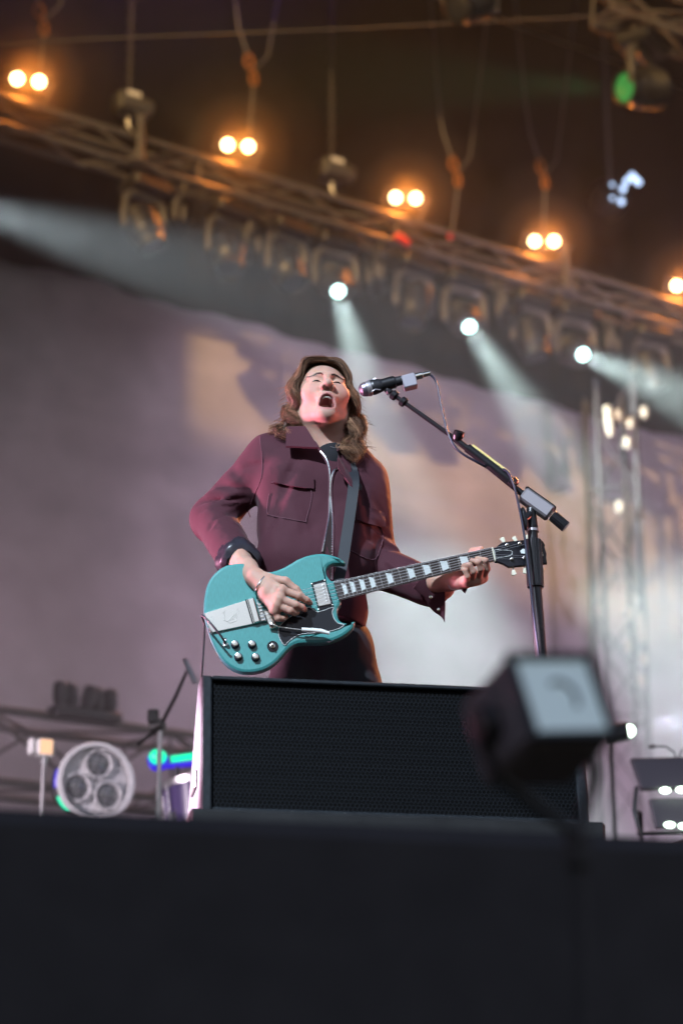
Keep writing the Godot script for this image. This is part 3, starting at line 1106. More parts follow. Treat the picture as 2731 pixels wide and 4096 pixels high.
func lamp_tower() -> void:
	truss("lamp_tower", "upright truss tower with small lamps at the right behind the microphone stand", S(3.12, 0.0, -0.2), S(3.12, 7.5, -0.2), 0.36, 0.55, V(0.2, 0, 1), M.tower_paint)
	rng.seed = 9
	var spots := [[-0.23, 7.02], [-0.12, 7.1], [0.02, 7.05], [-0.02, 6.85], [0.2, 7.2], [-0.14, 6.2], [-0.17, 5.55], [-0.12, 4.9], [-0.08, 5.2], [0.04, 5.1], [0.06, 4.8], [0.02, 4.6]]
	spots.sort_custom(func(a, b): return a[1] > b[1])
	var nth := ["topmost", "second from the top", "third from the top", "fourth from the top", "fifth from the top", "sixth from the top", "sixth from the bottom", "fifth from the bottom", "fourth from the bottom", "third from the bottom", "second from the bottom", "lowest"]
	for i in spots.size():
		var q: Array = spots[i]
		var t := thing("tower_lamp", "small pale lamp can clamped on the upright truss tower, " + nth[i], "lamp", S(3.12 + q[0], q[1], 0.05), "lamp cans on the tower")
		var m := MB.new()
		var ln := 0.14 if i in [3, 6, 8] else 0.05
		m.lathe([[0.0, -ln], [0.03, -ln], [0.035, 0.0], [0.035, ln * 0.8], [0.026, ln], [0.0, ln]], Transform3D(SB * Basis(V(0, 0, 1), 0.1), Vector3.ZERO), 12)
		part("can", m, M.can_cream, t)
		var c := MB.new()
		c.rod(V(0, 0, 0), SB.z * -0.12, 0.012, 6)
		part("clamp", c, M.aluminium, t)
	# a few white status lights on a dark unit up high at the right
	var u := thing("led_unit", "dark unit with cold white status lights high at the right", "stage light", S(3.84, 10.0, -0.9))
	var hb := MB.new()
	hb.lathe([[0.0, -0.2], [0.16, -0.2], [0.2, -0.1], [0.2, 0.05], [0.0, 0.08]], Transform3D(SB * Basis(V(1, 0, 0), 1.1), Vector3.ZERO), 22)
	part("housing", hb, M.fixture_black, u)
	for q in [V(-0.02, -0.02, 0.22), V(0.03, 0.08, 0.22), V(-0.05, -0.17, 0.22), V(-0.14, 0.0, 0.2), V(-0.15, -0.15, 0.2)]:
		var l := MB.new()
		l.ball(SB * q, V(0.03, 0.034, 0.03) * (1.0 if q.x > -0.1 else 0.6), 10)
		part("status_light", l, M.blue_led_glass, u)
	var br := MB.new()
	br.tube([SB * V(0.12, 0.20, 0.18), SB * V(0.24, 0.13, 0.18)], 0.03, 8)
	part("strip_light", br, M.blue_led_glass, u)
	var dr := MB.new()
	dr.rod(V(0, 0.1, 0), V(0, 2.2, 0), 0.02, 7)
	part("hanging_rod", dr, M.aluminium, u)

# ---------------------------------------------------------------- stage lamps out of the frame inferred from their light, plus added fill lamps
func wash(called_label: String, at: Vector3, to: Vector3, c: Color, e: float, ang: float, glass: String, size := 0.12, soft := 0.6) -> void:
	var dir := (to - at).normalized()
	var t := thing("wash_lamp", called_label, "stage light", at, "stage lamps outside the frame")
	var xf := along(Vector3.ZERO, dir)
	var h := MB.new()
	h.lathe([[0.0, -0.3], [0.1, -0.29], [0.15, -0.2], [0.16, 0.0], [0.145, 0.01], [0.14, -0.02]], xf, 20)
	part("head", h, M.fixture_black, t)
	var g := MB.new()
	g.lathe([[0.142, -0.015], [0.08, -0.004], [0.0, 0.0]], xf, 20)
	part("lens_glass", g, M[glass], t)
	spot(t, dir * 0.03, dir, c, e, ang, size, soft)

func outside_lamps() -> void:
	wash("cool white front lamp on the front truss above the photographer", V(-2.7, 5.3, 5.6), V(0.05, 1.2, 0.1), Color(0.86, 0.93, 1.0), 110.0, 14.0, "beam_glass", 0.12, 0.4)
	wash("pink side lamp on the stage beyond the left edge of the picture", V(-3.6, 0.7, -0.6), V(0.0, 1.2, 0.1), Color(1.0, 0.66, 0.80), 46.0, 46.0, "magenta_led_glass", 0.14)
	wash("rose side lamp on the stage beyond the right edge of the picture", V(3.4, 1.1, -1.4), V(0.1, 1.3, 0.0), Color(1.0, 0.52, 0.46), 9.0, 25.0, "magenta_led_glass", 0.14)
	wash("warm back lamp above the deck beyond the right edge", V(2.9, 4.6, -4.2), V(0.0, 1.6, 0.0), Color(1.0, 0.6, 0.35), 70.0, 12.0, "amber_led_glass", 0.12)
	wash("mauve floor wash lamp lighting the haze from beyond the right edge", V(4.2, 0.6, -4.2), V(3.2, 3.0, -11.0), Color(0.98, 0.86, 1.0), 120.0, 30.0, "magenta_led_glass", 0.14)
	wash("mauve floor wash lamp lighting the haze from beyond the left edge", V(-4.6, 0.6, -4.5), V(-0.6, 2.6, -11.0), Color(1.0, 0.88, 0.97), 48.0, 34.0, "magenta_led_glass", 0.14)
	wash("white lamp added beyond the left edge to brighten the round floor lamp", V(-3.0, 1.3, -1.6), V(-1.0, 1.5, -4.2), Color(1.0, 0.92, 0.98), 13.0, 16.0, "beam_glass", 0.12)  # added fill lamp, only there to brighten the round floor lamp
	wash("narrow pink spot added beyond the left edge to whiten the side of the wedge speaker", V(-1.42, 0.3, 0.62), V(-0.42, 0.33, 0.44), Color(1.0, 0.84, 0.92), 60.0, 14.0, "magenta_led_glass", 0.06, 0.3)  # added spot, only there to make the speaker side show white
	wash("violet lamp on the side truss above the top edge of the picture", V(3.5, 9.6, -7.8), V(2.5, 10.3, -8.2), Color(0.30, 0.12, 1.0), 40.0, 40.0, "violet_led_glass", 0.1)
	wash("pale beam lamp beyond the left edge of the picture", S(-4.15, 6.95, 0.85), S(2.0, 6.80, 0.95), Color(0.90, 0.98, 1.0), 400.0, 11.0, "beam_glass", 0.09, 0.6)
const GP := {
	"body": [Vector2(-0.3648, 0.9857), Vector2(-0.3849, 0.9625), Vector2(-0.3970, 0.9359), Vector2(-0.4033, 0.8995), Vector2(-0.4052, 0.8698), Vector2(-0.4027, 0.8402), Vector2(-0.3945, 0.8041), Vector2(-0.3813, 0.7649), Vector2(-0.3667, 0.7356), Vector2(-0.3475, 0.7063), Vector2(-0.3238, 0.6853), Vector2(-0.2956, 0.6723), Vector2(-0.2644, 0.6698), Vector2(-0.2334, 0.6756), Vector2(-0.2086, 0.6875), Vector2(-0.1870, 0.7047), Vector2(-0.1685, 0.7258), Vector2(-0.1546, 0.7421), Vector2(-0.1375, 0.7541), Vector2(-0.1157, 0.7593), Vector2(-0.0844, 0.7597), Vector2(-0.0532, 0.7603), Vector2(-0.0219, 0.7681), Vector2(0.0031, 0.7796), Vector2(0.0218, 0.7936), Vector2(0.0344, 0.8080), Vector2(0.0397, 0.8238), Vector2(0.0344, 0.8270), Vector2(0.0219, 0.8224), Vector2(0.0078, 0.8221), Vector2(-0.0057, 0.8297), Vector2(-0.0114, 0.8467), Vector2(-0.0095, 0.8665), Vector2(-0.0007, 0.8843), Vector2(-0.0079, 0.9127), Vector2(-0.0158, 0.9485), Vector2(-0.0310, 0.9535), Vector2(-0.0417, 0.9674), Vector2(-0.0452, 0.9824), Vector2(-0.0396, 0.9967), Vector2(-0.0254, 1.0048), Vector2(-0.0096, 1.0058), Vector2(0.0075, 1.0048), Vector2(0.0110, 1.0098), Vector2(-0.0001, 1.0198), Vector2(-0.0222, 1.0308), Vector2(-0.0539, 1.0372), Vector2(-0.0792, 1.0362), Vector2(-0.1045, 1.0302), Vector2(-0.1298, 1.0191), Vector2(-0.1550, 1.0031), Vector2(-0.1801, 0.9897), Vector2(-0.1990, 0.9831), Vector2(-0.2148, 0.9811), Vector2(-0.2369, 0.9857), Vector2(-0.2623, 0.9974), Vector2(-0.2941, 1.0074), Vector2(-0.3288, 1.0041), Vector2(-0.3508, 0.9957)],
	"guard": [Vector2(-0.0943, 0.8681), Vector2(-0.0691, 0.8533), Vector2(-0.0252, 0.8681), Vector2(-0.0274, 0.8533), Vector2(-0.0220, 0.8336), Vector2(-0.0095, 0.8188), Vector2(0.0078, 0.8139), Vector2(-0.0126, 0.8008), Vector2(-0.0533, 0.7917), Vector2(-0.1158, 0.7861), Vector2(-0.1345, 0.7779), Vector2(-0.1532, 0.7649), Vector2(-0.1656, 0.7518), Vector2(-0.1782, 0.7681), Vector2(-0.1840, 0.7877), Vector2(-0.1817, 0.8074), Vector2(-0.1693, 0.8221), Vector2(-0.1475, 0.8402), Vector2(-0.1193, 0.8566)],
	"tail": [Vector2(-0.4017, 0.8484), Vector2(-0.2736, 0.8912), Vector2(-0.2538, 0.8165), Vector2(-0.3833, 0.7877)],
	"tailtop": [Vector2(-0.2767, 0.8896), Vector2(-0.2573, 0.8952), Vector2(-0.2376, 0.8211), Vector2(-0.2550, 0.8156)],
	"bridge": [Vector2(-0.2510, 0.8922), Vector2(-0.2292, 0.8566), Vector2(-0.2188, 0.8238), Vector2(-0.2357, 0.8205)],
	"vib": [Vector2(-0.2292, 0.8550), Vector2(-0.2041, 0.8566), Vector2(-0.1895, 0.8041), Vector2(-0.2082, 0.7982)],
	"arm": [Vector2(-0.2030, 0.8113), Vector2(-0.1879, 0.8041), Vector2(-0.1691, 0.7995), Vector2(-0.1158, 0.7923)],
	"handle": [Vector2(-0.1158, 0.7930), Vector2(-0.0845, 0.7910), Vector2(-0.0595, 0.7884), Vector2(-0.0351, 0.7819)],
	"pframe": [Vector2(-0.0899, 0.9425), Vector2(-0.0480, 0.9545), Vector2(-0.0230, 0.8714), Vector2(-0.0676, 0.8566)],
	"pcover": [Vector2(-0.0836, 0.9349), Vector2(-0.0467, 0.9445), Vector2(-0.0296, 0.8757), Vector2(-0.0673, 0.8675)],
	"poles": [Vector2(-0.0549, 0.9339), Vector2(-0.0523, 0.9233), Vector2(-0.0501, 0.9144), Vector2(-0.0473, 0.9044), Vector2(-0.0447, 0.8952), Vector2(-0.0419, 0.8853)],
	"knobs": [Vector2(-0.3108, 0.7535), Vector2(-0.2608, 0.7535), Vector2(-0.3003, 0.7161), Vector2(-0.2501, 0.7144)],
	"toggle": [Vector2(-0.2008, 0.7486)],
	"jack": [Vector2(-0.3389, 0.7551)],
	"board": [Vector2(-0.0237, 0.9432), Vector2(-0.0079, 0.8882)],
	"nut": [Vector2(0.4430, 1.0506), Vector2(0.4481, 1.0519), Vector2(0.4557, 1.0101), Vector2(0.4514, 1.0074)],
	"head": [Vector2(0.4447, 1.0519), Vector2(0.4588, 1.0542), Vector2(0.4719, 1.0659), Vector2(0.4835, 1.0695), Vector2(0.5339, 1.0749), Vector2(0.5851, 1.0808), Vector2(0.5956, 1.0722), Vector2(0.6024, 1.0601), Vector2(0.6005, 1.0533), Vector2(0.6059, 1.0330), Vector2(0.6047, 1.0191), Vector2(0.6067, 1.0030), Vector2(0.5489, 0.9976), Vector2(0.4923, 0.9918), Vector2(0.4768, 1.0016), Vector2(0.4621, 1.0074), Vector2(0.4523, 1.0074)],
	"pegs": [Vector2(0.4785, 1.0777), Vector2(0.5140, 1.0804), Vector2(0.5512, 1.0849), Vector2(0.5084, 0.9761), Vector2(0.5421, 0.9815), Vector2(0.5910, 0.9877)],
	"posts": [Vector2(0.4900, 1.0587), Vector2(0.5272, 1.0632), Vector2(0.5634, 1.0664), Vector2(0.5026, 1.0142), Vector2(0.5396, 1.0187), Vector2(0.5771, 1.0227)],
	"inlays": [Vector2(0.0085, 0.9248), Vector2(0.0322, 0.9301), Vector2(0.0614, 0.9346), Vector2(0.0902, 0.9444), Vector2(0.1419, 0.9569), Vector2(0.2048, 0.9725), Vector2(0.2515, 0.9837), Vector2(0.3035, 0.9971), Vector2(0.3611, 1.0151)],
	"frets": [Vector2(-0.0038, 0.9480), Vector2(0.0089, 0.9502), Vector2(0.0216, 0.9524), Vector2(0.0335, 0.9547), Vector2(0.0479, 0.9582), Vector2(0.0619, 0.9627), Vector2(0.0767, 0.9672), Vector2(0.0924, 0.9712), Vector2(0.1098, 0.9748), Vector2(0.1268, 0.9783), Vector2(0.1463, 0.9824), Vector2(0.1659, 0.9873), Vector2(0.1871, 0.9922), Vector2(0.2093, 0.9971), Vector2(0.2335, 1.0030), Vector2(0.2578, 1.0083), Vector2(0.2842, 1.0146), Vector2(0.3123, 1.0209), Vector2(0.3413, 1.0272), Vector2(0.3734, 1.0344), Vector2(0.4075, 1.0416)],
	"guardtruss": [Vector2(0.4522, 1.0443), Vector2(0.4990, 1.0416), Vector2(0.5039, 1.0339), Vector2(0.4965, 1.0254), Vector2(0.4559, 1.0182)],
	"diamond": [Vector2(0.5279, 1.0416), Vector2(0.5374, 1.0479), Vector2(0.5543, 1.0420), Vector2(0.5455, 1.0317), Vector2(0.5307, 1.0335)],
	"logo": [Vector2(0.5825, 1.0623), Vector2(0.5943, 1.0272)],
}
var J := {}
func joints() -> void:
	J = {
		"neck": V(-0.0238, 1.4677, -0.0100),
		"chest": V(-0.0758, 1.3130, -0.0200),
		"belly": V(-0.0712, 1.0183, 0.0300),
		"hip": V(-0.0572, 0.8129, 0.0000),
		"shR": V(-0.2252, 1.4655, -0.0300),
		"elR": V(-0.4023, 1.2717, -0.1000),
		"cuR": V(-0.3159, 1.0708, 0.1000),
		"wrR": V(-0.2635, 0.9643, 0.2450),
		"shL": V(0.0708, 1.3809, -0.0500),
		"elL": V(0.1102, 1.1035, -0.0600),
		"cuL": V(0.2998, 0.9733, 0.1300),
		"wrL": V(0.3171, 0.9713, 0.1850),
		"hipR": V(-0.1062, 0.7656, 0.0000),
		"hipL": V(0.0049, 0.7656, 0.0000),
		"head": V(-0.0576, 1.6287, 0.0300),
		"rh": [[V(-0.2186, 0.9512, 0.2680), V(-0.1643, 0.9419, 0.2720), V(-0.1338, 0.9168, 0.2700), V(-0.1050, 0.8838, 0.2680)], [V(-0.1734, 0.9046, 0.3020), V(-0.1247, 0.8876, 0.3000), V(-0.1030, 0.8791, 0.2880), V(-0.0914, 0.8746, 0.2720)], [V(-0.1815, 0.8768, 0.3060), V(-0.1328, 0.8583, 0.3060), V(-0.1162, 0.8536, 0.2960), V(-0.1072, 0.8539, 0.2760)], [V(-0.1898, 0.8588, 0.3020), V(-0.1495, 0.8412, 0.3020), V(-0.1363, 0.8397, 0.2900), V(-0.1299, 0.8448, 0.2740)], [V(-0.1949, 0.8437, 0.2940), V(-0.1855, 0.8216, 0.2920), V(-0.1715, 0.8232, 0.2840), V(-0.1626, 0.8316, 0.2740)]],
		"rhwrist": [V(-0.2815, 1.0009, 0.2080), V(-0.2554, 0.9597, 0.2560)],
		"bracelet": [V(-0.2162, 0.9669, 0.2680), V(-0.2280, 0.9475, 0.2900), V(-0.2410, 0.9274, 0.2970), V(-0.2503, 0.9103, 0.2900), V(-0.2538, 0.9097, 0.2620)],
		"rring": [V(-0.1307, 0.8968, 0.2960), V(-0.1314, 0.8748, 0.2960)],
		"lh": [[V(0.3734, 0.9832, 0.2150), V(0.3720, 1.0252, 0.2050), V(0.3910, 1.0514, 0.2250), V(0.4131, 1.0497, 0.2500)], [V(0.4181, 0.9689, 0.2250), V(0.4288, 0.9812, 0.2700), V(0.4242, 1.0003, 0.2900), V(0.3996, 1.0133, 0.2720)], [V(0.4031, 0.9601, 0.2350), V(0.4100, 0.9771, 0.2820), V(0.4018, 0.9928, 0.2960), V(0.3838, 1.0058, 0.2740)], [V(0.3859, 0.9557, 0.2400), V(0.3875, 0.9669, 0.2880), V(0.3757, 0.9840, 0.2980), V(0.3589, 0.9894, 0.2740)], [V(0.3689, 0.9523, 0.2420), V(0.3687, 0.9506, 0.2880), V(0.3628, 0.9676, 0.2940), V(0.3561, 0.9778, 0.2760)]],
		"lhwrist": [V(0.2840, 0.9779, 0.1650), V(0.3195, 0.9668, 0.1900)],
		"lring": [V(0.3772, 0.9571, 0.2850), V(0.3972, 0.9645, 0.2750)],
		"collarR": [V(-0.1733, 1.5025, 0.0500), V(-0.1109, 1.4928, 0.0800), V(-0.0714, 1.4170, 0.1200), V(-0.1717, 1.4296, 0.1000)],
		"collarL": [V(-0.0104, 1.4284, 0.0900), V(0.0205, 1.4180, 0.0700), V(0.0354, 1.2839, 0.1200), V(-0.0103, 1.3525, 0.1200)],
		"flapR": [V(-0.2158, 1.3606, 0.1200), V(-0.0839, 1.3253, 0.1200), V(-0.0838, 1.2902, 0.1200), V(-0.2057, 1.3136, 0.1200)],
		"pockR": [V(-0.2153, 1.3136, 0.1200), V(-0.0969, 1.2949, 0.1200), V(-0.1065, 1.1925, 0.1200), V(-0.1173, 1.1832, 0.1200), V(-0.2090, 1.2027, 0.1200), V(-0.2266, 1.2157, 0.1200), V(-0.2206, 1.2762, 0.1200)],
		"flapL": [V(0.0448, 1.2389, 0.1200), V(0.1280, 1.2230, 0.1000), V(0.1303, 1.1756, 0.1000), V(0.0416, 1.1869, 0.1200)],
		"pockL": [V(0.0286, 1.1856, 0.1200), V(0.1225, 1.1719, 0.1000), V(0.1020, 1.0645, 0.1200), V(0.0306, 1.0874, 0.1200), V(0.0220, 1.1048, 0.1200)],
		"zipR": [V(-0.0649, 1.4134, 0.1200), V(-0.0503, 1.3936, 0.1200), V(-0.0393, 1.3606, 0.1200), V(-0.0357, 1.3183, 0.1200), V(-0.0365, 1.2575, 0.1200), V(-0.0381, 1.2018, 0.1200), V(-0.0454, 1.1509, 0.1200), V(-0.0581, 1.0773, 0.1400)],
		"zipL": [V(-0.0063, 1.3582, 0.1200), V(-0.0217, 1.3512, 0.1200), V(-0.0304, 1.3324, 0.1200), V(-0.0348, 1.2949, 0.1200), V(-0.0321, 1.2389, 0.1200), V(-0.0285, 1.1832, 0.1200), V(-0.0284, 1.1278, 0.1200), V(-0.0307, 0.9852, 0.1500)],
		"yokeR": [V(-0.2545, 1.4982, 0.0300), V(-0.2460, 1.4217, 0.0600), V(-0.2467, 1.3429, 0.0800), V(-0.2732, 1.2892, 0.0600), V(-0.2950, 1.2412, 0.0500)],
		"strap": [V(0.0229, 1.4142, 0.0200), V(0.0364, 1.3380, 0.1000), V(0.0354, 1.2818, 0.1300), V(0.0261, 1.2016, 0.1500), V(0.0147, 1.1161, 0.1650), V(0.0034, 1.0282, 0.1900), V(-0.0100, 0.9603, 0.2050)],
		"flatend": [V(0.0288, 1.3606, 0.1200), V(0.0463, 1.3183, 0.1200), V(0.0607, 1.2996, 0.1200), V(0.0593, 1.2855, 0.1200), V(0.0397, 1.2902, 0.1200)],
		"cuffL": [V(0.2475, 0.9254, 0.1400), V(0.2649, 0.9080, 0.1600), V(0.3072, 0.8492, 0.1600), V(0.3056, 0.9432, 0.1700), V(0.3120, 0.9889, 0.1900)],
		"cuffR": [V(-0.3762, 1.1014, 0.0500), V(-0.2391, 1.1072, 0.1000), V(-0.2300, 1.0363, 0.1600), V(-0.3585, 1.0202, 0.1200)],
		"mic": [V(0.0635, 1.5317, 0.3200), V(0.2445, 1.5807, 0.3200)],
		"micbox": [V(0.1843, 1.5954, 0.3200), V(0.2246, 1.5561, 0.3200)],
		"boom": [V(0.1461, 1.5235, 0.3200), V(0.2057, 1.4707, 0.3200), V(0.3391, 1.3739, 0.3200), V(0.5001, 1.2423, 0.3200), V(0.5432, 1.1909, 0.3200), V(0.6599, 1.0943, 0.3200)],
		"clutch": [V(0.5323, 1.1988, 0.3200), V(0.6191, 1.1319, 0.3200)],
		"pole": [V(0.5554, 1.1476, 0.3200), V(0.5613, 1.0928, 0.3200), V(0.5617, 1.0538, 0.3200), V(0.5652, 0.9146, 0.3200), V(0.5770, 0.6867, 0.3200)],
		"knob": V(0.3451, 1.3764, 0.3200),
		"wing": [V(0.5323, 1.1367, 0.3500), V(0.5382, 1.0821, 0.3500)],
		"cable": [V(0.2686, 1.5807, 0.3200), V(0.2856, 1.5561, 0.3200), V(0.2970, 1.4868, 0.3300), V(0.3156, 1.3820, 0.3500), V(0.3439, 1.3221, 0.3600), V(0.4029, 1.2863, 0.3500), V(0.4509, 1.2856, 0.2900), V(0.4845, 1.2664, 0.3400), V(0.5035, 1.2155, 0.3700), V(0.5199, 1.1372, 0.3700), V(0.5354, 1.0285, 0.3700), V(0.5519, 0.8297, 0.3700), V(0.5714, 0.6273, 0.3700)],
		"gcable": [V(-0.3371, 0.7478, 0.2850), V(-0.3490, 0.7644, 0.3000), V(-0.3825, 0.8062, 0.3000), V(-0.4071, 0.8323, 0.2850), V(-0.4028, 0.8210, 0.2650), V(-0.4003, 0.7881, 0.2600), V(-0.4068, 0.6469, 0.2500), V(-0.4115, 0.5253, 0.2000)],
		"spk": [V(-0.3721, 0.5644, 0.5500)],
	}

# ---------------------------------------------------------------- smooth bodies: capsules and ellipsoids blended, meshed as surface nets
class Prim:
	var kind := 0        # 0 capsule, 1 ellipsoid
	var a: Vector3
	var b: Vector3
	var ab: Vector3
	var inv := 0.0
	var ra := 0.0
	var rb := 0.0
	var bs: Basis
	var r: Vector3
	var k := 0.02
	var sub := false
	func d(p: Vector3) -> float:
		if kind == 0:
			var pa := p - a
			var h := clampf(pa.dot(ab) * inv, 0.0, 1.0)
			return (pa - ab * h).length() - (ra + (rb - ra) * h)
		var q := bs * (p - a)
		var e := q / r
		var k0 := e.length()
		if k0 < 1e-6:
			return -minf(r.x, minf(r.y, r.z))
		return k0 * (k0 - 1.0) / (e / r).length()

func cap(a: Vector3, b: Vector3, ra: float, rb: float, k := 0.02, sub := false) -> Prim:
	var p := Prim.new()
	p.a = a; p.b = b; p.ab = b - a
	p.inv = 1.0 / maxf(p.ab.length_squared(), 1e-9)
	p.ra = ra; p.rb = rb; p.k = k; p.sub = sub
	return p

func ell(c: Vector3, r: Vector3, bs := Basis(), k := 0.02, sub := false) -> Prim:
	var p := Prim.new()
	p.kind = 1
	p.a = c; p.r = r; p.bs = bs.inverse(); p.k = k; p.sub = sub
	return p

func field(pr: Array, p: Vector3) -> float:
	var d := 1e3
	for q: Prim in pr:
		var e := q.d(p)
		if q.sub:
			var h := maxf(q.k - absf(d + e), 0.0) / q.k
			d = maxf(d, -e) + h * h * q.k * 0.25
		else:
			var h := maxf(q.k - absf(d - e), 0.0) / q.k
			d = minf(d, e) - h * h * q.k * 0.25
	return d

# extra: Callable(p, d) -> d for folds; tint: Callable(p) -> Color
func nets(mb: MB, pr: Array, lo: Vector3, hi: Vector3, cell: float, tint = null, extra = null) -> void:
	const B := 5
	var nx := int(ceil((hi.x - lo.x) / cell / B)) * B
	var ny := int(ceil((hi.y - lo.y) / cell / B)) * B
	var nz := int(ceil((hi.z - lo.z) / cell / B)) * B
	var sx := 1
	var sy := nx + 1
	var sz := (nx + 1) * (ny + 1)
	var val := PackedFloat32Array()
	val.resize(sz * (nz + 1))
	val.fill(1e9)
	var rad := cell * B * 0.5 * 1.7321
	var blocks := []
	for bz in nz / B:
		for by in ny / B:
			for bx in nx / B:
				var c := lo + Vector3(bx + 0.5, by + 0.5, bz + 0.5) * (cell * B)
				var dc := field(pr, c)
				if absf(dc) > rad * 1.35 + 0.012:
					continue
				var near := []
				for q: Prim in pr:
					var e := q.d(c)
					if q.sub:
						if e < rad * 1.4 + q.k + 0.004:
							near.append(q)
					elif e < dc + 2.2 * rad + q.k * 1.5:
						near.append(q)
				blocks.append(Vector3i(bx, by, bz))
				for k in B + 1:
					for j in B + 1:
						for i in B + 1:
							var ii := bx * B + i
							var jj := by * B + j
							var kk := bz * B + k
							var at := ii + jj * sy + kk * sz
							if val[at] > 1e8:
								var p := lo + Vector3(ii, jj, kk) * cell
								var d := field(near, p)
								if extra != null:
									d = extra.call(p, d)
								val[at] = d
	var vid := {}
	var off := [0, sx, sy, sx + sy, sz, sx + sz, sy + sz, sx + sy + sz]
	var cor := [V(0, 0, 0), V(1, 0, 0), V(0, 1, 0), V(1, 1, 0), V(0, 0, 1), V(1, 0, 1), V(0, 1, 1), V(1, 1, 1)]
	var edges := [[0, 1], [0, 2], [0, 4], [1, 3], [1, 5], [2, 3], [2, 6], [3, 7], [4, 5], [4, 6], [5, 7], [6, 7]]
	var base := mb.v.size()
	var nrm := PackedVector3Array()
	for bk: Vector3i in blocks:
		for k in B:
			for j in B:
				for i in B:
					var at := bk.x * B + i + (bk.y * B + j) * sy + (bk.z * B + k) * sz
					var m := 0
					for q in 8:
						if val[at + off[q]] < 0.0:
							m |= 1 << q
					if m == 0 or m == 255:
						continue
					var s := Vector3.ZERO
					var n := 0
					for e in edges:
						var a: float = val[at + off[e[0]]]
						var b: float = val[at + off[e[1]]]
						if (a < 0.0) != (b < 0.0):
							s += cor[e[0]].lerp(cor[e[1]], a / (a - b))
							n += 1
					var p := lo + (Vector3(bk.x * B + i, bk.y * B + j, bk.z * B + k) + s / n) * cell
					var g := Vector3(val[at + 1] + val[at + 1 + sy] + val[at + 1 + sz] + val[at + 1 + sy + sz] - val[at] - val[at + sy] - val[at + sz] - val[at + sy + sz],
						val[at + sy] + val[at + sy + 1] + val[at + sy + sz] + val[at + 1 + sy + sz] - val[at] - val[at + 1] - val[at + sz] - val[at + 1 + sz],
						val[at + sz] + val[at + sz + 1] + val[at + sy + sz] + val[at + 1 + sy + sz] - val[at] - val[at + 1] - val[at + sy] - val[at + 1 + sy])
					if tint != null:
						mb.col = tint.call(p)
					vid[at] = mb.add(p, g.normalized())
	for at: int in vid:
		var v0 := val[at] < 0.0
		for ax in 3:
			var s0: int = [sx, sy, sz][ax]
			var s1: int = [sy, sz, sx][ax]
			var s2: int = [sz, sx, sy][ax]
			if (val[at + s0] < 0.0) == v0:
				continue
			if not (vid.has(at - s1) and vid.has(at - s2) and vid.has(at - s1 - s2)):
				continue
			var a: int = vid[at]
			var b: int = vid[at - s1]
			var c: int = vid[at - s1 - s2]
			var d: int = vid[at - s2]
			mb.tri(a, b, c)
			mb.tri(a, c, d)

# where a ray from +z (tilted up as the camera's sight lines are) meets a field
func press(pr: Array, p: Vector3, extra = null) -> Vector3:
	var dir := V(0, 0.30, -0.954)
	var q := p - dir * 0.3
	for i in 40:
		var d := field(pr, q)
		if extra != null:
			d = extra.call(q, d)
		if d < 0.0006:
			break
		q += dir * maxf(d * 0.8, 0.0005)
		if q.distance_to(p) > 0.75:
			return p
	return q

func grad(pr: Array, p: Vector3) -> Vector3:
	var e := 0.004
	return V(field(pr, p + V(e, 0, 0)) - field(pr, p - V(e, 0, 0)), field(pr, p + V(0, e, 0)) - field(pr, p - V(0, e, 0)), field(pr, p + V(0, 0, e)) - field(pr, p - V(0, 0, e))).normalized()

func spline(pts: Array, per := 6, closed := false) -> Array:
	var out := []
	var m := pts.size()
	var last := m if closed else m - 1
	for i in last:
		var p0 = pts[(i + m - 1) % m] if closed else pts[maxi(i - 1, 0)]
		var p1 = pts[i]
		var p2 = pts[(i + 1) % m]
		var p3 = pts[(i + 2) % m] if closed else pts[mini(i + 2, m - 1)]
		for k in per:
			var t := float(k) / per
			out.append(0.5 * ((2.0 * p1) + (p2 - p0) * t + (2.0 * p0 - 5.0 * p1 + 4.0 * p2 - p3) * t * t + (3.0 * p1 - p0 - 3.0 * p2 + p3) * t * t * t))
	if not closed:
		out.append(pts[m - 1])
	return out

# ---------------------------------------------------------------- the singer
var coat := []          # field of the jacket
var creases := []       # [a, b, depth, width]

func fold(p: Vector3, d: float) -> float:
	if absf(d) > 0.05:
		return d
	for c in creases:
		var a: Vector3 = c[0]
		var ab: Vector3 = c[1] - a
		var h := clampf((p - a).dot(ab) / ab.length_squared(), 0.0, 1.0)
		var q: float = (p - a - ab * h).length() / c[3]
		if q < 2.5:
			d += c[2] * exp(-q * q) * (0.35 + 0.65 * sin(PI * clampf(h, 0.05, 0.95)))
	return d + 0.0035 * cloth_noise.get_noise_3dv(p * 100.0)

var cloth_noise := FastNoiseLite.new()
var head_xf: Transform3D

func H(x: float, y: float, z: float) -> Vector3:
	return head_xf * Vector3(x, y, z)

func skin_tint(p: Vector3) -> Color:
	var q := head_xf.affine_inverse() * p
	var c := Color(0.47, 0.275, 0.21)
	var n := cloth_noise.get_noise_3dv(p * 260.0)
	c = c * (1.0 + 0.10 * n)
	if q.y > -0.2 and q.y < 0.2 and absf(q.x) < 0.12:
		# ruddy cheeks, nose and ears; lips; the inside of the mouth
		var ch := exp(-pow((absf(q.x) - 0.045) / 0.022, 2) - pow((q.y + 0.035) / 0.03, 2)) * (1.0 if q.z > 0.0 else 0.0)
		c = c.lerp(Color(0.52, 0.20, 0.16), 0.4 * ch)
		var beard := smoothstep(-0.075, -0.10, q.y) * smoothstep(0.0, 0.03, q.z) * smoothstep(-0.165, -0.14, q.y)
		c = c.lerp(Color(0.36, 0.24, 0.20), 0.45 * beard * (0.6 + 0.4 * n))
		var mo := mouth_oval(q)
		if q.z > 0.045:
			if mo < 1.0:
				c = Color(0.30, 0.085, 0.08)
			elif mo < 1.38:
				c = c.lerp(Color(0.42, 0.17, 0.16), 0.8)
	c.a = 1.0
	return c

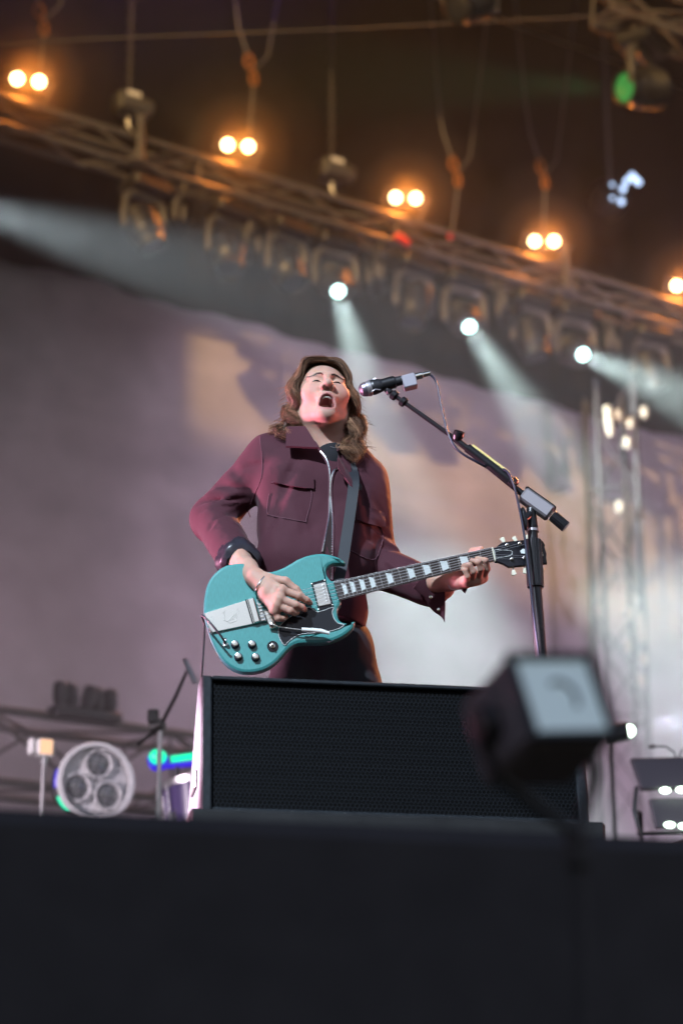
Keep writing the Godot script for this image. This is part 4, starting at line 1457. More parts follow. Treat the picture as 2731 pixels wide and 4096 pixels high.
func mouth_oval(q: Vector3) -> float:
	# 1 on the edge of the opening: narrow above, broad below
	var t := clampf((q.y + 0.112) / 0.056, 0.0, 1.0)
	var hw := lerpf(0.0235, 0.015, t)
	return sqrt(pow(q.x / hw, 2) + pow((q.y + 0.083) / 0.0225, 2))

func head_prims() -> Array:
	var b := head_xf.basis
	var l := []
	l.append(ell(H(0, 0.030, -0.022), V(0.077, 0.088, 0.094), b, 0.02))
	l.append(ell(H(0, -0.022, 0.022), V(0.0625, 0.080, 0.064), b, 0.035))
	for s in [-1.0, 1.0]:
		l.append(cap(H(0.053 * s, -0.040, -0.012), H(0.043 * s, -0.078, 0.002), 0.017, 0.016, 0.035))
		l.append(cap(H(0.043 * s, -0.078, 0.002), H(0.009 * s, -0.108, 0.057), 0.016, 0.015, 0.035))
		l.append(ell(H(0.042 * s, -0.028, 0.054), V(0.024, 0.019, 0.020), b, 0.04))
		l.append(cap(H(0.012 * s, 0.024, 0.083), H(0.047 * s, 0.024, 0.066), 0.009, 0.008, 0.018))
		l.append(ell(H(0.080 * s, -0.012, -0.012), V(0.011, 0.031, 0.018), b, 0.008))
	l.append(ell(H(0, -0.109, 0.060), V(0.021, 0.015, 0.015), b, 0.03))
	l.append(cap(H(0, -0.096, 0.03), H(0, -0.090, -0.01), 0.022, 0.032, 0.03))
	# eye sockets, lids
	for s in [-1.0, 1.0]:
		l.append(ell(H(0.031 * s, 0.002, 0.094), V(0.020, 0.0125, 0.016), b, 0.014, true))
		l.append(ell(H(0.0315 * s, 0.001, 0.0705), V(0.0165, 0.0135, 0.0135), b, 0.004))
		l.append(cap(H(0.017 * s, -0.004, 0.083), H(0.046 * s, -0.005, 0.075), 0.0016, 0.0016, 0.003, true))
		l.append(cap(H(0.020 * s, -0.0135, 0.083), H(0.046 * s, -0.012, 0.075), 0.003, 0.003, 0.010))
	# nose
	l.append(cap(H(0, 0.020, 0.084), H(0, -0.024, 0.110), 0.0085, 0.0118, 0.016))
	l.append(ell(H(0, -0.030, 0.110), V(0.0135, 0.012, 0.0125), b, 0.008))
	for s in [-1.0, 1.0]:
		l.append(ell(H(0.0150 * s, -0.036, 0.097), V(0.0085, 0.0090, 0.012), b, 0.006))
		l.append(ell(H(0.0088 * s, -0.0445, 0.1040), V(0.0048, 0.0072, 0.0082), b, 0.003, true))
		l.append(cap(H(0.021 * s, -0.042, 0.088), H(0.036 * s, -0.074, 0.072), 0.0020, 0.0020, 0.014, true))
	# mouth: muzzle, lips, opening
	l.append(ell(H(0, -0.060, 0.076), V(0.028, 0.014, 0.016), b, 0.02))
	var lips := []
	for k in 15:
		var a := TAU * k / 14.0
		var y := -0.083 + 0.0250 * sin(a)
		var t := clampf((y + 0.112) / 0.056, 0.0, 1.0)
		var x := lerpf(0.0270, 0.0185, t) * cos(a)
		lips.append(H(x, y, lerpf(0.073, 0.0895, t) - 90.0 * x * x * 0.14))
	for k in 14:
		l.append(cap(lips[k], lips[k + 1], 0.0064, 0.0064, 0.007))
	l.append(ell(H(0, -0.0925, 0.07), V(0.0225, 0.0125, 0.075), b, 0.005, true))
	l.append(ell(H(0, -0.0770, 0.075), V(0.0185, 0.0150, 0.075), b, 0.005, true))
	# neck
	l.append(cap(H(0, -0.05, -0.035), J.neck + V(0, -0.04, -0.02), 0.052, 0.062, 0.05))
	for s in [-1.0, 1.0]:
		l.append(cap(H(0.055 * s, -0.06, -0.03), J.neck + V(0.018 * s, -0.035, 0.045), 0.014, 0.012, 0.045))
	l.append(ell(J.neck + V(0.0, 0.055, 0.058), V(0.012, 0.016, 0.012), Basis(), 0.02))
	return l

func finger(l: Array, ch: Array, r: Array, k := 0.004) -> void:
	for i in ch.size() - 1:
		l.append(cap(ch[i], ch[i + 1], r[i], r[i + 1], k))

func hand_prims(chains: Array, wrist: Array, palm_out: Vector3, forearm: Vector3, fat := 1.0) -> Array:
	var l := []
	l.append(cap(forearm, wrist[0], 0.042, 0.031, 0.03))
	l.append(cap(wrist[0], wrist[1], 0.031, 0.028, 0.02))
	for i in range(1, 5):
		var mcp: Vector3 = chains[i][0]
		l.append(cap(wrist[1], mcp, 0.020, 0.0145, 0.014))
		if i > 1:
			l.append(cap(chains[i - 1][0], mcp, 0.0125, 0.0125, 0.012))
			l.append(cap(wrist[1].lerp(chains[i - 1][0], 0.55), wrist[1].lerp(mcp, 0.55), 0.017, 0.017, 0.014))
	l.append(cap(wrist[1], chains[0][0], 0.02, 0.017, 0.014))
	finger(l, chains[0], [0.0165, 0.0125, 0.0110, 0.0090], 0.008)
	var fr := [[0.0108, 0.0097, 0.0088, 0.0073], [0.0110, 0.0099, 0.0089, 0.0075], [0.0106, 0.0095, 0.0085, 0.0071], [0.0098, 0.0086, 0.0077, 0.0064]]
	for i in range(1, 5):
		finger(l, chains[i], fr[i - 1].map(func(x): return x * fat), 0.003)
		l.append(ell(chains[i][0] + palm_out * 0.004, V(0.0115, 0.0115, 0.0105), Basis(), 0.01))
	return l

func singer() -> void:
	cloth_noise.noise_type = FastNoiseLite.TYPE_SIMPLEX_SMOOTH
	cloth_noise.frequency = 0.055
	cloth_noise.fractal_octaves = 3
	cloth_noise.seed = 3
	head_xf = Transform3D(Basis(Vector3.UP, 0.15) * Basis(V(1, 0, 0), -0.28) * Basis(V(0, 0, 1), -0.03) * Basis.from_scale(V(1.05, 1.0, 1.0)), J.head)
	var skin := mat("skin", Color(1, 1, 1), 0.56, 0.0, 0.38)
	skin.vertex_color_use_as_albedo = true
	skin.subsurf_scatter_enabled = true
	skin.subsurf_scatter_strength = 0.2
	grain(mat("maroon_cloth", lin(0.070, 0.019, 0.029), 0.8, 0.0, 0.35), 0.82, 1.0, 24.0, 33, false, 0.05, 0.06, 3)
	M.maroon_cloth.rim_enabled = true
	M.maroon_cloth.rim = 0.25
	M.maroon_cloth.rim_tint = 0.4
	mat("lining", lin(0.020, 0.018, 0.026), 0.36, 0.0, 0.6)
	grain(mat("denim", lin(0.012, 0.012, 0.018), 0.85), 0.6, 1.0, 18.0, 34, false, 0.08, 0.06, 3)
	mat("stitch", lin(0.10, 0.035, 0.05), 0.8)
	mat("zip_metal", lin(0.75, 0.74, 0.70), 0.25, 1.0)
	mat("silver", lin(0.82, 0.80, 0.76), 0.18, 1.0)
	mat("tee_black", lin(0.005, 0.005, 0.008), 0.9)
	mat("teeth", lin(0.68, 0.66, 0.60), 0.3)
	mat("eye_dark", lin(0.02, 0.016, 0.014), 0.25)

	var who := thing("person", "singer in a maroon zip jacket, head thrown back, playing the teal guitar", "person", V(-0.05, 0.0, 0.0))
	var o := V(-0.05, 0.0, 0.0)
	# the body, one mesh: trunk and legs, then head and hands on finer grids
	var bm := MB.new()
	bm.colored = true
	var tr := []
	var c: Vector3 = J.chest
	tr.append(cap(c + V(-0.06, 0.04, 0), c + V(0.07, 0.02, 0), 0.085, 0.085, 0.05))
	tr.append(cap(c + V(-0.03, -0.1, 0.02), c + V(0.05, -0.1, 0.02), 0.085, 0.085, 0.06))
	tr.append(cap(J.belly + V(-0.05, 0, 0.0), J.belly + V(0.05, 0, 0.0), 0.08, 0.08, 0.06))
	tr.append(cap(J.hip + V(-0.06, 0, 0), J.hip + V(0.06, 0, 0), 0.08, 0.08, 0.06))
	tr.append(cap(J.neck + V(0, 0.03, -0.015), c + V(0, 0.06, -0.01), 0.05, 0.07, 0.04))
	tr.append(cap(J.shR, J.shL, 0.045, 0.045, 0.04))
	tr.append(cap(J.shR, J.elR, 0.045, 0.038, 0.03))
	tr.append(cap(J.elR, J.rhwrist[0], 0.038, 0.030, 0.03))
	tr.append(cap(J.shL, J.elL, 0.045, 0.038, 0.03))
	tr.append(cap(J.elL, J.lhwrist[0], 0.038, 0.030, 0.03))
	var legs := [[J.hipR, V(-0.23, 0.45, 0.06), V(-0.27, 0.09, -0.03)], [J.hipL, V(0.13, 0.44, 0.02), V(0.19, 0.09, -0.08)]]
	for g in legs:
		tr.append(cap(g[0] + V(0, 0.02, 0), g[1], 0.075, 0.052, 0.03))
		tr.append(cap(g[1], g[2], 0.052, 0.036, 0.03))
		tr.append(cap(g[2] + V(0, -0.045, -0.02), g[2] + V(0, -0.062, 0.14), 0.036, 0.026, 0.02))
	bm.col = Color(0.47, 0.275, 0.21)
	nets(bm, tr, V(-0.5, -0.01, -0.25), V(0.4, 1.60, 0.34), 0.013)
	var hp := head_prims()
	nets(bm, hp, J.head + V(-0.125, -0.23, -0.15), J.head + V(0.125, 0.15, 0.16), 0.0024, skin_tint)
	var rh := hand_prims(J.rh, J.rhwrist, V(0, 0, 1), J.cuR, 1.16)
	nets(bm, rh, V(-0.37, 0.80, 0.06), V(-0.02, 1.10, 0.34), 0.0034, skin_tint)
	var lh := hand_prims(J.lh, J.lhwrist, V(0, -0.3, 0.7), J.cuL)
	nets(bm, lh, V(0.25, 0.90, 0.06), V(0.50, 1.10, 0.34), 0.0034, skin_tint)
	for i in bm.v.size():
		bm.v[i] -= o
	part("body", bm, skin, who)
	# small things of the face
	var add := func(called: String, m: MB, mt: Material, par: Node3D = who) -> MeshInstance3D:
		for i in m.v.size():
			m.v[i] -= o
		return part(called, m, mt, par)
	var th := MB.new()
	th.tube([H(-0.012, -0.0660, 0.078), H(-0.005, -0.0645, 0.0835), H(0.005, -0.0645, 0.0835), H(0.012, -0.0660, 0.078)], 0.0030, 8)
	add.call("upper_teeth", th, M.teeth)
	var th2 := MB.new()
	th2.tube([H(-0.011, -0.1035, 0.062), H(-0.004, -0.1025, 0.0680), H(0.004, -0.1025, 0.0680), H(0.011, -0.1035, 0.062)], 0.0036, 8)
	add.call("lower_teeth", th2, M.teeth)
	rng.seed = 77
	var lay := func(p: Vector3, lift: float) -> Vector3:
		var dir := head_xf.basis.z
		var q := p + dir * 0.03
		for i in 30:
			var d := field(hp, q)
			if d < 0.0003:
				break
			q -= dir * maxf(0.0003, d * 0.8)
		return q + dir * lift
	for s in [-1.0, 1.0]:
		var e := MB.new()
		e.tube([H(0.0185 * s, -0.0045, 0.0815), H(0.026 * s, -0.0035, 0.0850), H(0.036 * s, -0.0035, 0.0835), H(0.0455 * s, -0.0065, 0.0765)], [0.0010, 0.0024, 0.0026, 0.0012], 6)
		add.call("eyelash", e, M.eye_dark)
		var br := MB.new()
		for k in 90:
			var f := k / 45.0
			var p: Vector3 = lay.call(H(lerpf(0.012, 0.036, f) * s, 0.0165 + 0.004 * f + 0.004 * sin(f * PI) + rng.randf_range(-0.0036, 0.0036) * (1.0 - 0.5 * f), 0.085), 0.0004)
			br.tube([p, p + head_xf.basis * V(0.005 * s, 0.0022 - 0.002 * f, -0.0015 * f)], [0.0009, 0.0003], 4, false)
		add.call("eyebrow", br, M.hair_dark)
	hair(who, o)
	clothes(who, o)

# ---------------------------------------------------------------- hair: locks of fine tapered strands that wave and curl at the ends
func hair(who: Node3D, o: Vector3) -> void:
	var mb := MB.new()
	mb.colored = true
	rng.seed = 1234
	var inv := head_xf.affine_inverse()
	# guide curves in picture-plane order: root on the scalp (head axes), then world points
	var gl := [  # the singer's right, image left
		[H(0.010, 0.116, 0.050), H(-0.046, 0.108, 0.054), H(-0.070, 0.060, 0.048), H(-0.080, 0.008, 0.036), H(-0.090, -0.045, 0.014), V(-0.128, 1.560, 0.045), V(-0.140, 1.520, 0.050), V(-0.138, 1.486, 0.055)],
		[H(0.010, 0.124, 0.030), H(-0.058, 0.110, 0.014), H(-0.088, 0.055, -0.008), H(-0.098, 0.000, -0.015), V(-0.150, 1.585, 0.020), V(-0.172, 1.540, 0.030), V(-0.180, 1.505, 0.040), V(-0.165, 1.482, 0.055)],
		[H(0.012, 0.127, 0.000), H(-0.060, 0.112, -0.020), H(-0.098, 0.050, -0.030), V(-0.150, 1.630, -0.020), V(-0.172, 1.580, -0.010), V(-0.195, 1.535, 0.000), V(-0.208, 1.505, 0.010), V(-0.200, 1.482, 0.025)],
		[H(0.012, 0.114, -0.040), H(-0.050, 0.100, -0.070), H(-0.085, 0.040, -0.075), V(-0.130, 1.600, -0.070), V(-0.150, 1.545, -0.070), V(-0.165, 1.510, -0.070), V(-0.160, 1.475, -0.06), V(-0.140, 1.46, -0.05)],
	]
	var gr := [  # the singer's left, image right
		[H(-0.006, 0.116, 0.050), H(0.044, 0.107, 0.052), H(0.069, 0.060, 0.042), H(0.080, 0.008, 0.028), H(0.086, -0.050, 0.008), V(0.022, 1.535, 0.030), V(0.028, 1.485, 0.045), V(0.012, 1.435, 0.075), V(0.017, 1.395, 0.095)],
		[H(-0.006, 0.124, 0.030), H(0.053, 0.110, 0.014), H(0.084, 0.055, -0.002), H(0.093, 0.000, -0.008), V(0.038, 1.575, 0.010), V(0.044, 1.525, 0.020), V(0.034, 1.470, 0.045), V(0.038, 1.425, 0.070), V(0.022, 1.400, 0.090)],
		[H(-0.008, 0.127, 0.000), H(0.056, 0.112, -0.020), H(0.092, 0.050, -0.030), V(0.034, 1.620, -0.030), V(0.050, 1.570, -0.020), V(0.054, 1.520, -0.005), V(0.048, 1.475, 0.020), V(0.056, 1.440, 0.050), V(0.072, 1.437, 0.06)],
		[H(-0.008, 0.114, -0.040), H(0.050, 0.100, -0.070), H(0.080, 0.040, -0.075), V(0.017, 1.590, -0.080), V(0.030, 1.530, -0.075), V(0.030, 1.480, -0.06), V(0.022, 1.440, -0.03), V(0.032, 1.41, -0.01)],
	]
	# under-mass so that nothing of the scalp shows
	var vol := []
	vol.append(ell(H(0, 0.036, -0.030), V(0.083, 0.090, 0.096), head_xf.basis, 0.02))
	vol.append(ell(H(0, 0.010, 0.066), V(0.069, 0.085, 0.075), head_xf.basis, 0.006, true))
	for g in [[gl, 0], [gr, 0]]:
		for q in g[0]:
			if q == gl[0] or q == gr[0]:
				continue
			for i in range(2, q.size() - 2):
				vol.append(cap(q[i], q[i + 1], 0.0085, 0.007, 0.012))
	var tone := func(p: Vector3) -> Color:
		var n := cloth_noise.get_noise_3dv(p * 420.0)
		return Color(0.060, 0.034, 0.022) * (1.0 + 0.6 * n)
	nets(mb, vol, J.head + V(-0.20, -0.25, -0.17), J.head + V(0.16, 0.16, 0.13), 0.0045, tone)
	var tones := [Color(0.13, 0.066, 0.038), Color(0.22, 0.115, 0.064), Color(0.07, 0.035, 0.021), Color(0.34, 0.19, 0.11), Color(0.17, 0.085, 0.047)]
	for side in 2:
		var gs: Array = gl if side == 0 else gr
		for lock in 260:
			var f := pow(rng.randf(), 1.35) * (gs.size() - 1.001)
			var i0 := int(f)
			var t := f - i0
			var ga: Array = gs[i0]
			var gb: Array = gs[i0 + 1]
			var m := mini(ga.size(), gb.size())
			var sp := V(rng.randf_range(-1, 1), rng.randf_range(-1, 1), rng.randf_range(-1, 1))
			var ph := side * 2.0 + f * 2.4 + rng.randf() * 0.9
			var ph2 := rng.randf() * TAU
			var curl := rng.randf_range(0.006, 0.016)
			var lock_tone: Color = tones[rng.randi() % 5] * rng.randf_range(0.4, 1.35)
			var cut := rng.randf_range(0.62, 1.0)
			var pts := []
			for k in m:
				var p: Vector3 = ga[k].lerp(gb[k], t)
				var u := float(k) / (m - 1)
				p += sp * (0.005 + 0.011 * u)
				pts.append(p)
			var fine := spline(pts, 4)
			var cnt := int(fine.size() * cut)
			for st in 8:
				var sp2 := V(rng.randf_range(-1, 1), rng.randf_range(-1, 1), rng.randf_range(-1, 1)) * 0.0046
				var line := []
				var rr := []
				mb.col = lock_tone * rng.randf_range(0.85, 1.15)
				for k in range(0, cnt):
					var u := float(k) / fine.size()
					var a := u * 25.0 + ph
					var w := curl * (0.15 + 0.85 * smoothstep(0.12, 0.6, u)) * (1.0 + 0.45 * u)
					var p: Vector3 = fine[k] + sp2 * (0.5 + 1.4 * u) + V(1.05 * sin(a), 0.5 * sin(a * 1.3 + ph2), 0.8 * cos(a)) * w
					# lie outside the skull
					var q := inv * p
					var e := V(q.x / 0.082, (q.y - 0.034) / 0.092, (q.z + 0.024) / 0.100)
					if e.length() < 1.02 and q.y > -0.02:
						p = head_xf * (V(0, 0.034, -0.024) + V(e.x * 0.082, e.y * 0.092, e.z * 0.100) / e.length() * (1.03 + 0.03 * rng.randf()))
					line.append(p)
					rr.append(lerpf(0.0009, 0.00035, u / cut))
				mb.tube(line, rr, 3, false)
	# flyaways on the crown and the outline
	for k in 45:
		var a := rng.randf_range(-1.5, 1.5)
		var p := H(sin(a) * 0.082, 0.034 + cos(a) * 0.092, rng.randf_range(-0.05, 0.05))
		var d := (p - H(0, 0.02, -0.02)).normalized()
		var s := d.cross(V(0.3, 0.2, 1)).normalized() * rng.randf_range(-0.03, 0.03)
		mb.col = tones[rng.randi() % 5]
		mb.tube([p - d * 0.004, p + d * 0.006 + s * 0.3, p + d * 0.009 + s * 0.8, p + d * 0.008 + s * 1.5], [0.0006, 0.0005, 0.0004, 0.0002], 3, false)
	for k in 90:
		var gs: Array = gl if k % 2 == 0 else gr
		var gq: Array = gs[1 + rng.randi() % 2]
		var i0 := 2 + rng.randi() % (gq.size() - 4)
		var p: Vector3 = gq[i0].lerp(gq[i0 + 1], rng.randf())
		var sx := -1.0 if k % 2 == 0 else 1.0
		var d := V(sx * rng.randf_range(0.4, 1.0), rng.randf_range(-0.9, 0.3), rng.randf_range(-0.3, 0.5)).normalized()
		var ln := rng.randf_range(0.025, 0.055)
		mb.col = tones[rng.randi() % 5] * 1.3
		mb.tube([p, p + d * ln * 0.4 + V(0, 0.004, 0), p + d * ln * 0.75 - V(0, 0.002, 0), p + d * ln - V(-0.006 * sx, 0.012, 0)], [0.0008, 0.0007, 0.0006, 0.0003], 3, false)
	for i in mb.v.size():
		mb.v[i] -= o
	part("hair", mb, M.hair, who)

func patch4(q: Array, nu: int, nv: int, lift: float, bulge := 0.0, bow := 0.0, keep := false) -> Array:
	# four corners (top left, top right, bottom right, bottom left) laid on the jacket
	var rows := []
	for i in nv + 1:
		var v := float(i) / nv
		var row := []
		for k in nu + 1:
			var u := float(k) / nu
			var a: Vector3 = q[0].lerp(q[1], u)
			var b: Vector3 = q[3].lerp(q[2], u)
			var p := a.lerp(b, v) - V(0, bow * v * sin(PI * u), 0)
			var q0 := press(coat, p, fold)
			if not keep or q0.z > p.z - 0.03:
				p = q0
			var g := grad(coat, p)
			if q0 != p:
				g = V(0.1, 0.2, 0.97)
			row.append(p + g * (lift + bulge * sin(PI * u) * v))
		rows.append(row)
	return rows

func line_on(pts: Array, lift: float, per := 6) -> Array:
	var out := []
	for p in spline(pts, per):
		var q := press(coat, p, fold)
		out.append(q + grad(coat, q) * lift)
	return out

func clothes(who: Node3D, o: Vector3) -> void:
	var add := func(called: String, m: MB, mt: Material, par: Node3D = who) -> MeshInstance3D:
		for i in m.v.size():
			m.v[i] -= o
		return part(called, m, mt, par)
	var c: Vector3 = J.chest
	var b: Vector3 = J.belly
	coat = [
		cap(c + V(-0.085, 0.045, 0.0), c + V(0.105, 0.0, -0.01), 0.108, 0.104, 0.06),
		cap(c + V(-0.075, -0.10, 0.012), c + V(0.085, -0.12, 0.005), 0.110, 0.106, 0.07),
		cap(b + V(-0.080, 0.07, 0.005), b + V(0.068, 0.06, 0.0), 0.106, 0.104, 0.07),
		cap(b + V(-0.070, -0.09, 0.0), b + V(0.052, -0.09, 0.0), 0.103, 0.100, 0.06),
		cap(b + V(-0.060, -0.20, -0.01), b + V(0.040, -0.20, -0.01), 0.096, 0.092, 0.05),
		cap(J.neck + V(-0.035, -0.012, -0.01), c + V(-0.03, 0.06, -0.01), 0.062, 0.10, 0.06),
		cap(J.neck + V(0.035, -0.020, -0.01), c + V(0.04, 0.05, -0.01), 0.062, 0.10, 0.06),
		cap(J.shR + V(0.005, -0.018, 0.0), J.neck + V(-0.03, -0.03, 0.0), 0.060, 0.060, 0.05),
		cap(J.shL + V(0.0, -0.006, 0.0), J.neck + V(0.03, -0.035, 0.0), 0.060, 0.060, 0.05),
		cap(J.shR + V(0.0, -0.010, 0.0), J.elR, 0.070, 0.066, 0.045),
		cap(J.elR, J.cuR, 0.067, 0.060, 0.03),
		cap(J.shL + V(0.0, -0.005, 0.0), J.elL, 0.068, 0.064, 0.045),
		cap(J.elL, J.cuL + V(-0.03, 0.0, -0.02), 0.068, 0.058, 0.035),
		# neck opening
		cap(J.neck + V(0.0, 0.20, 0.05), J.neck + V(0.004, -0.005, 0.03), 0.075, 0.060, 0.012, true),
		cap(J.neck + V(0.010, 0.02, 0.10), J.neck + V(0.014, -0.062, 0.135), 0.034, 0.008, 0.008, true),
	]
	var fresh := []
	var K := func(p0: Vector3, p1: Vector3, depth: float, width: float) -> void:
		fresh.append([press(coat, p0), press(coat, p1), depth, width])
	var eR: Vector3 = J.elR
	# right elbow: deep folds that fan out of the crook, ridges between
	K.call(eR + V(0.10, 0.0625, 0.09), eR + V(-0.02, 0.10, 0.06), 0.012, 0.014)
	K.call(eR + V(0.10, 0.03, 0.10), eR + V(-0.045, 0.0250, 0.08), 0.014, 0.013)
	K.call(eR + V(0.10, 0.00, 0.10), eR + V(0.0, -0.0625, 0.09), 0.010, 0.012)
	K.call(eR + V(0.09, 0.1125, 0.06), eR + V(0.04, 0.17, 0.07), 0.010, 0.018)
	K.call(eR + V(0.02, 0.0688, 0.09), eR + V(-0.04, 0.06, 0.05), -0.006, 0.012)
	K.call(eR + V(0.03, -0.02, 0.12), eR + V(-0.03, -0.0125, 0.08), -0.006, 0.012)
	# arm meets side
	K.call(J.shR + V(0.085, -0.06, 0.09), J.shR + V(0.03, -0.20, 0.06), 0.016, 0.016)
	K.call(J.shR + V(0.03, -0.20, 0.06), J.shR + V(0.0, -0.27, 0.06), 0.018, 0.016)
	K.call(J.shL + V(0.0, -0.06, 0.085), J.shL + V(0.01, -0.20, 0.07), 0.014, 0.014)
	# left upper arm bunches above the elbow
	var eL: Vector3 = J.elL
	K.call(eL + V(-0.02, 0.1125, 0.07), eL + V(0.07, 0.06, 0.03), 0.010, 0.012)
	K.call(eL + V(-0.02, 0.0625, 0.07), eL + V(0.08, 0.03, 0.04), 0.012, 0.012)
	K.call(eL + V(0.0, 0.0250, 0.08), eL + V(0.10, -0.01, 0.06), 0.008, 0.012)
	K.call(eL + V(0.03, 0.0562, 0.06), eL + V(0.09, 0.035, 0.03), -0.008, 0.014)
	K.call(J.shL + V(0.03, -0.09, 0.06), J.shL + V(0.07, -0.15, 0.03), 0.006, 0.014)
	# finer wrinkles: sleeve, armpit, waist above the guitar
	rng.seed = 505
	for i in 9:
		var f := rng.randf_range(0.25, 0.95)
		var p: Vector3 = J.shR.lerp(J.elR, f) + V(0.02, 0.0, 0.07)
		var l := rng.randf_range(0.03, 0.07)
		K.call(p + V(-l, rng.randf_range(-0.03, 0.02), 0), p + V(l * 0.7, rng.randf_range(-0.01, 0.03), 0), rng.randf_range(0.002, 0.0045) * (1.0 if i % 3 else -1.0), rng.randf_range(0.006, 0.011))
	for i in 8:
		var f := rng.randf_range(0.1, 0.9)
		var p: Vector3 = J.elR.lerp(J.cuR, f) + V(0.02, 0.0, 0.07)
		K.call(p + V(-0.05, rng.randf_range(-0.02, 0.03), 0), p + V(0.05, rng.randf_range(-0.03, 0.02), 0), rng.randf_range(0.003, 0.006) * (1.0 if i % 3 else -1.0), rng.randf_range(0.006, 0.010))
	for i in 8:
		var p: Vector3 = J.shL.lerp(J.elL, rng.randf_range(0.2, 1.0)) + V(0.02, 0.0, 0.07)
		K.call(p + V(-0.04, rng.randf_range(-0.01, 0.03), 0), p + V(0.05, rng.randf_range(-0.03, 0.01), 0), rng.randf_range(0.003, 0.006) * (1.0 if i % 3 else -1.0), rng.randf_range(0.006, 0.010))
	for i in 7:
		var p: Vector3 = J.elL.lerp(J.cuL, rng.randf_range(0.15, 0.95)) + V(0.0, -0.02, 0.07)
		K.call(p + V(-0.03, 0.03, 0), p + V(0.03 + rng.randf_range(0, 0.02), -0.04, 0), rng.randf_range(0.003, 0.006) * (1.0 if i % 3 else -1.0), rng.randf_range(0.006, 0.010))
	for i in 7:
		var p: Vector3 = b + V(rng.randf_range(-0.13, 0.10), rng.randf_range(0.02, 0.2), 0.11)
		K.call(p + V(rng.randf_range(-0.03, 0.0), 0.06, 0), p + V(rng.randf_range(0.0, 0.04), -0.07, 0), rng.randf_range(0.002, 0.004) * (1.0 if i % 2 else -1.0), rng.randf_range(0.010, 0.018))
	# chest drapes
	K.call(c + V(-0.10, 0.09, 0.09), c + V(-0.15, -0.08, 0.09), 0.005, 0.03)
	K.call(c + V(0.02, -0.10, 0.12), c + V(-0.10, -0.24, 0.12), 0.005, 0.03)
	K.call(c + V(-0.11, -0.10, 0.11), c + V(-0.13, -0.32, 0.12), -0.005, 0.02)
	K.call(c + V(0.10, -0.12, 0.10), c + V(0.07, -0.34, 0.12), 0.006, 0.025)
	creases = fresh
	var jm := MB.new()
	nets(jm, coat, V(-0.50, 0.76, -0.24), V(0.36, 1.56, 0.24), 0.0064, null, func(p: Vector3, d: float) -> float: return maxf(fold(p, d), 0.882 - 0.20 * p.x - p.y if p.z < 0.2 else -1.0))
	var jacket: MeshInstance3D = add.call("jacket", jm, M.maroon_cloth)
	# tee shirt seen in the neck of the jacket and between the zip halves
	var tm := MB.new()
	var tee := [cap(J.neck + V(0, -0.045, 0.028), c + V(0.01, 0.05, 0.020), 0.062, 0.070, 0.04), cap(J.neck + V(0, 0.12, -0.02), J.neck + V(0.003, -0.028, 0.012), 0.062, 0.058, 0.012, true)]
	nets(tm, tee, J.neck + V(-0.10, -0.22, -0.06), J.neck + V(0.11, 0.04, 0.14), 0.006)
	add.call("tee_shirt", tm, M.tee_black)
	# necklace
	var nk := MB.new()
	nk.tube(spline([J.neck + V(0.062, 0.030, 0.03), J.neck + V(0.052, -0.004, 0.066), J.neck + V(0.022, -0.028, 0.086), J.neck + V(-0.01, -0.024, 0.088)], 5), 0.0012, 5)
	add.call("necklace", nk, M.silver)
	# collar flaps
	var cf := MB.new()
	var rows := patch4(J.collarR, 10, 8, 0.010, 0.0, 0.0, true)
	for i in rows.size():
		for k in rows[i].size():
			rows[i][k] += V(0.0, 0.0, 0.006) * i / 8.0 + V(0, 0.012, -0.004) * (1.0 - i / 8.0)
	cf.sheet(rows, 0.006, false, V(0, 0.2, 1))
	add.call("collar", cf, M.maroon_cloth, jacket)
	var cl := MB.new()
	rows = patch4(J.collarL, 8, 8, 0.010, 0.0, 0.0, true)
	cl.sheet(rows, 0.006, false, V(0, 0.2, 1))
	add.call("collar", cl, M.maroon_cloth, jacket)
	# pockets: flap and stitched bag
	for q in ["R", "L"]:
		var fm := MB.new()
		fm.sheet(patch4(J["flap" + q], 12, 6, 0.0085, 0.004, 0.006), 0.005, false, V(0, 0, 1))
		var fl: MeshInstance3D = add.call("pocket_flap", fm, M.maroon_cloth, jacket)
		var sm := MB.new()
		sm.tube(line_on(J["pock" + q], 0.0016, 5), 0.0016, 5)
		add.call("pocket_seam", sm, M.stitch, jacket)
	var ys := MB.new()
	ys.tube(line_on(J.yokeR, 0.0008, 5), 0.0013, 5)
	add.call("shoulder_seam", ys, M.stitch, jacket)
	# zip
	for q in ["R", "L"]:
		var ln := line_on(J["zip" + q], 0.0045, 9)
		var zm := MB.new()
		for i in ln.size() - 1:
			for h in 2:
				var p: Vector3 = ln[i].lerp(ln[i + 1], h * 0.5)
				zm.box(along(p, ln[i + 1] - ln[i]), V(0.0034, 0.0016, 0.0024))
		add.call("zip_teeth", zm, M.zip_metal, jacket)
		var tp := MB.new()
		var side := V(0.005 if q == "L" else -0.005, 0, -0.0012)
		var r0 := []
		var r1 := []
		for p in ln:
			r0.append(p + V(0, 0, -0.002)); r1.append(p + side)
		tp.sheet([r0, r1], 0.001)
		add.call("zip_tape", tp, M.stitch, jacket)
	# dark gap between the zip halves with the printed shirt behind
	var za := line_on(J.zipR.slice(4), 0.0030, 5)
	var zb := line_on(J.zipL.slice(4), 0.0030, 5)
	var n := mini(za.size(), zb.size())
	var gm := MB.new()
	gm.sheet([za.slice(0, n), zb.slice(0, n)], 0.001)
	add.call("shirt_front", gm, M.tee_print)
	# right cuff: the sleeve turned back, black lining outside, bunched
	var ax: Vector3 = (J.wrR - J.elR).normalized()
	var cb := along(J.cuR, ax)
	var rings := []
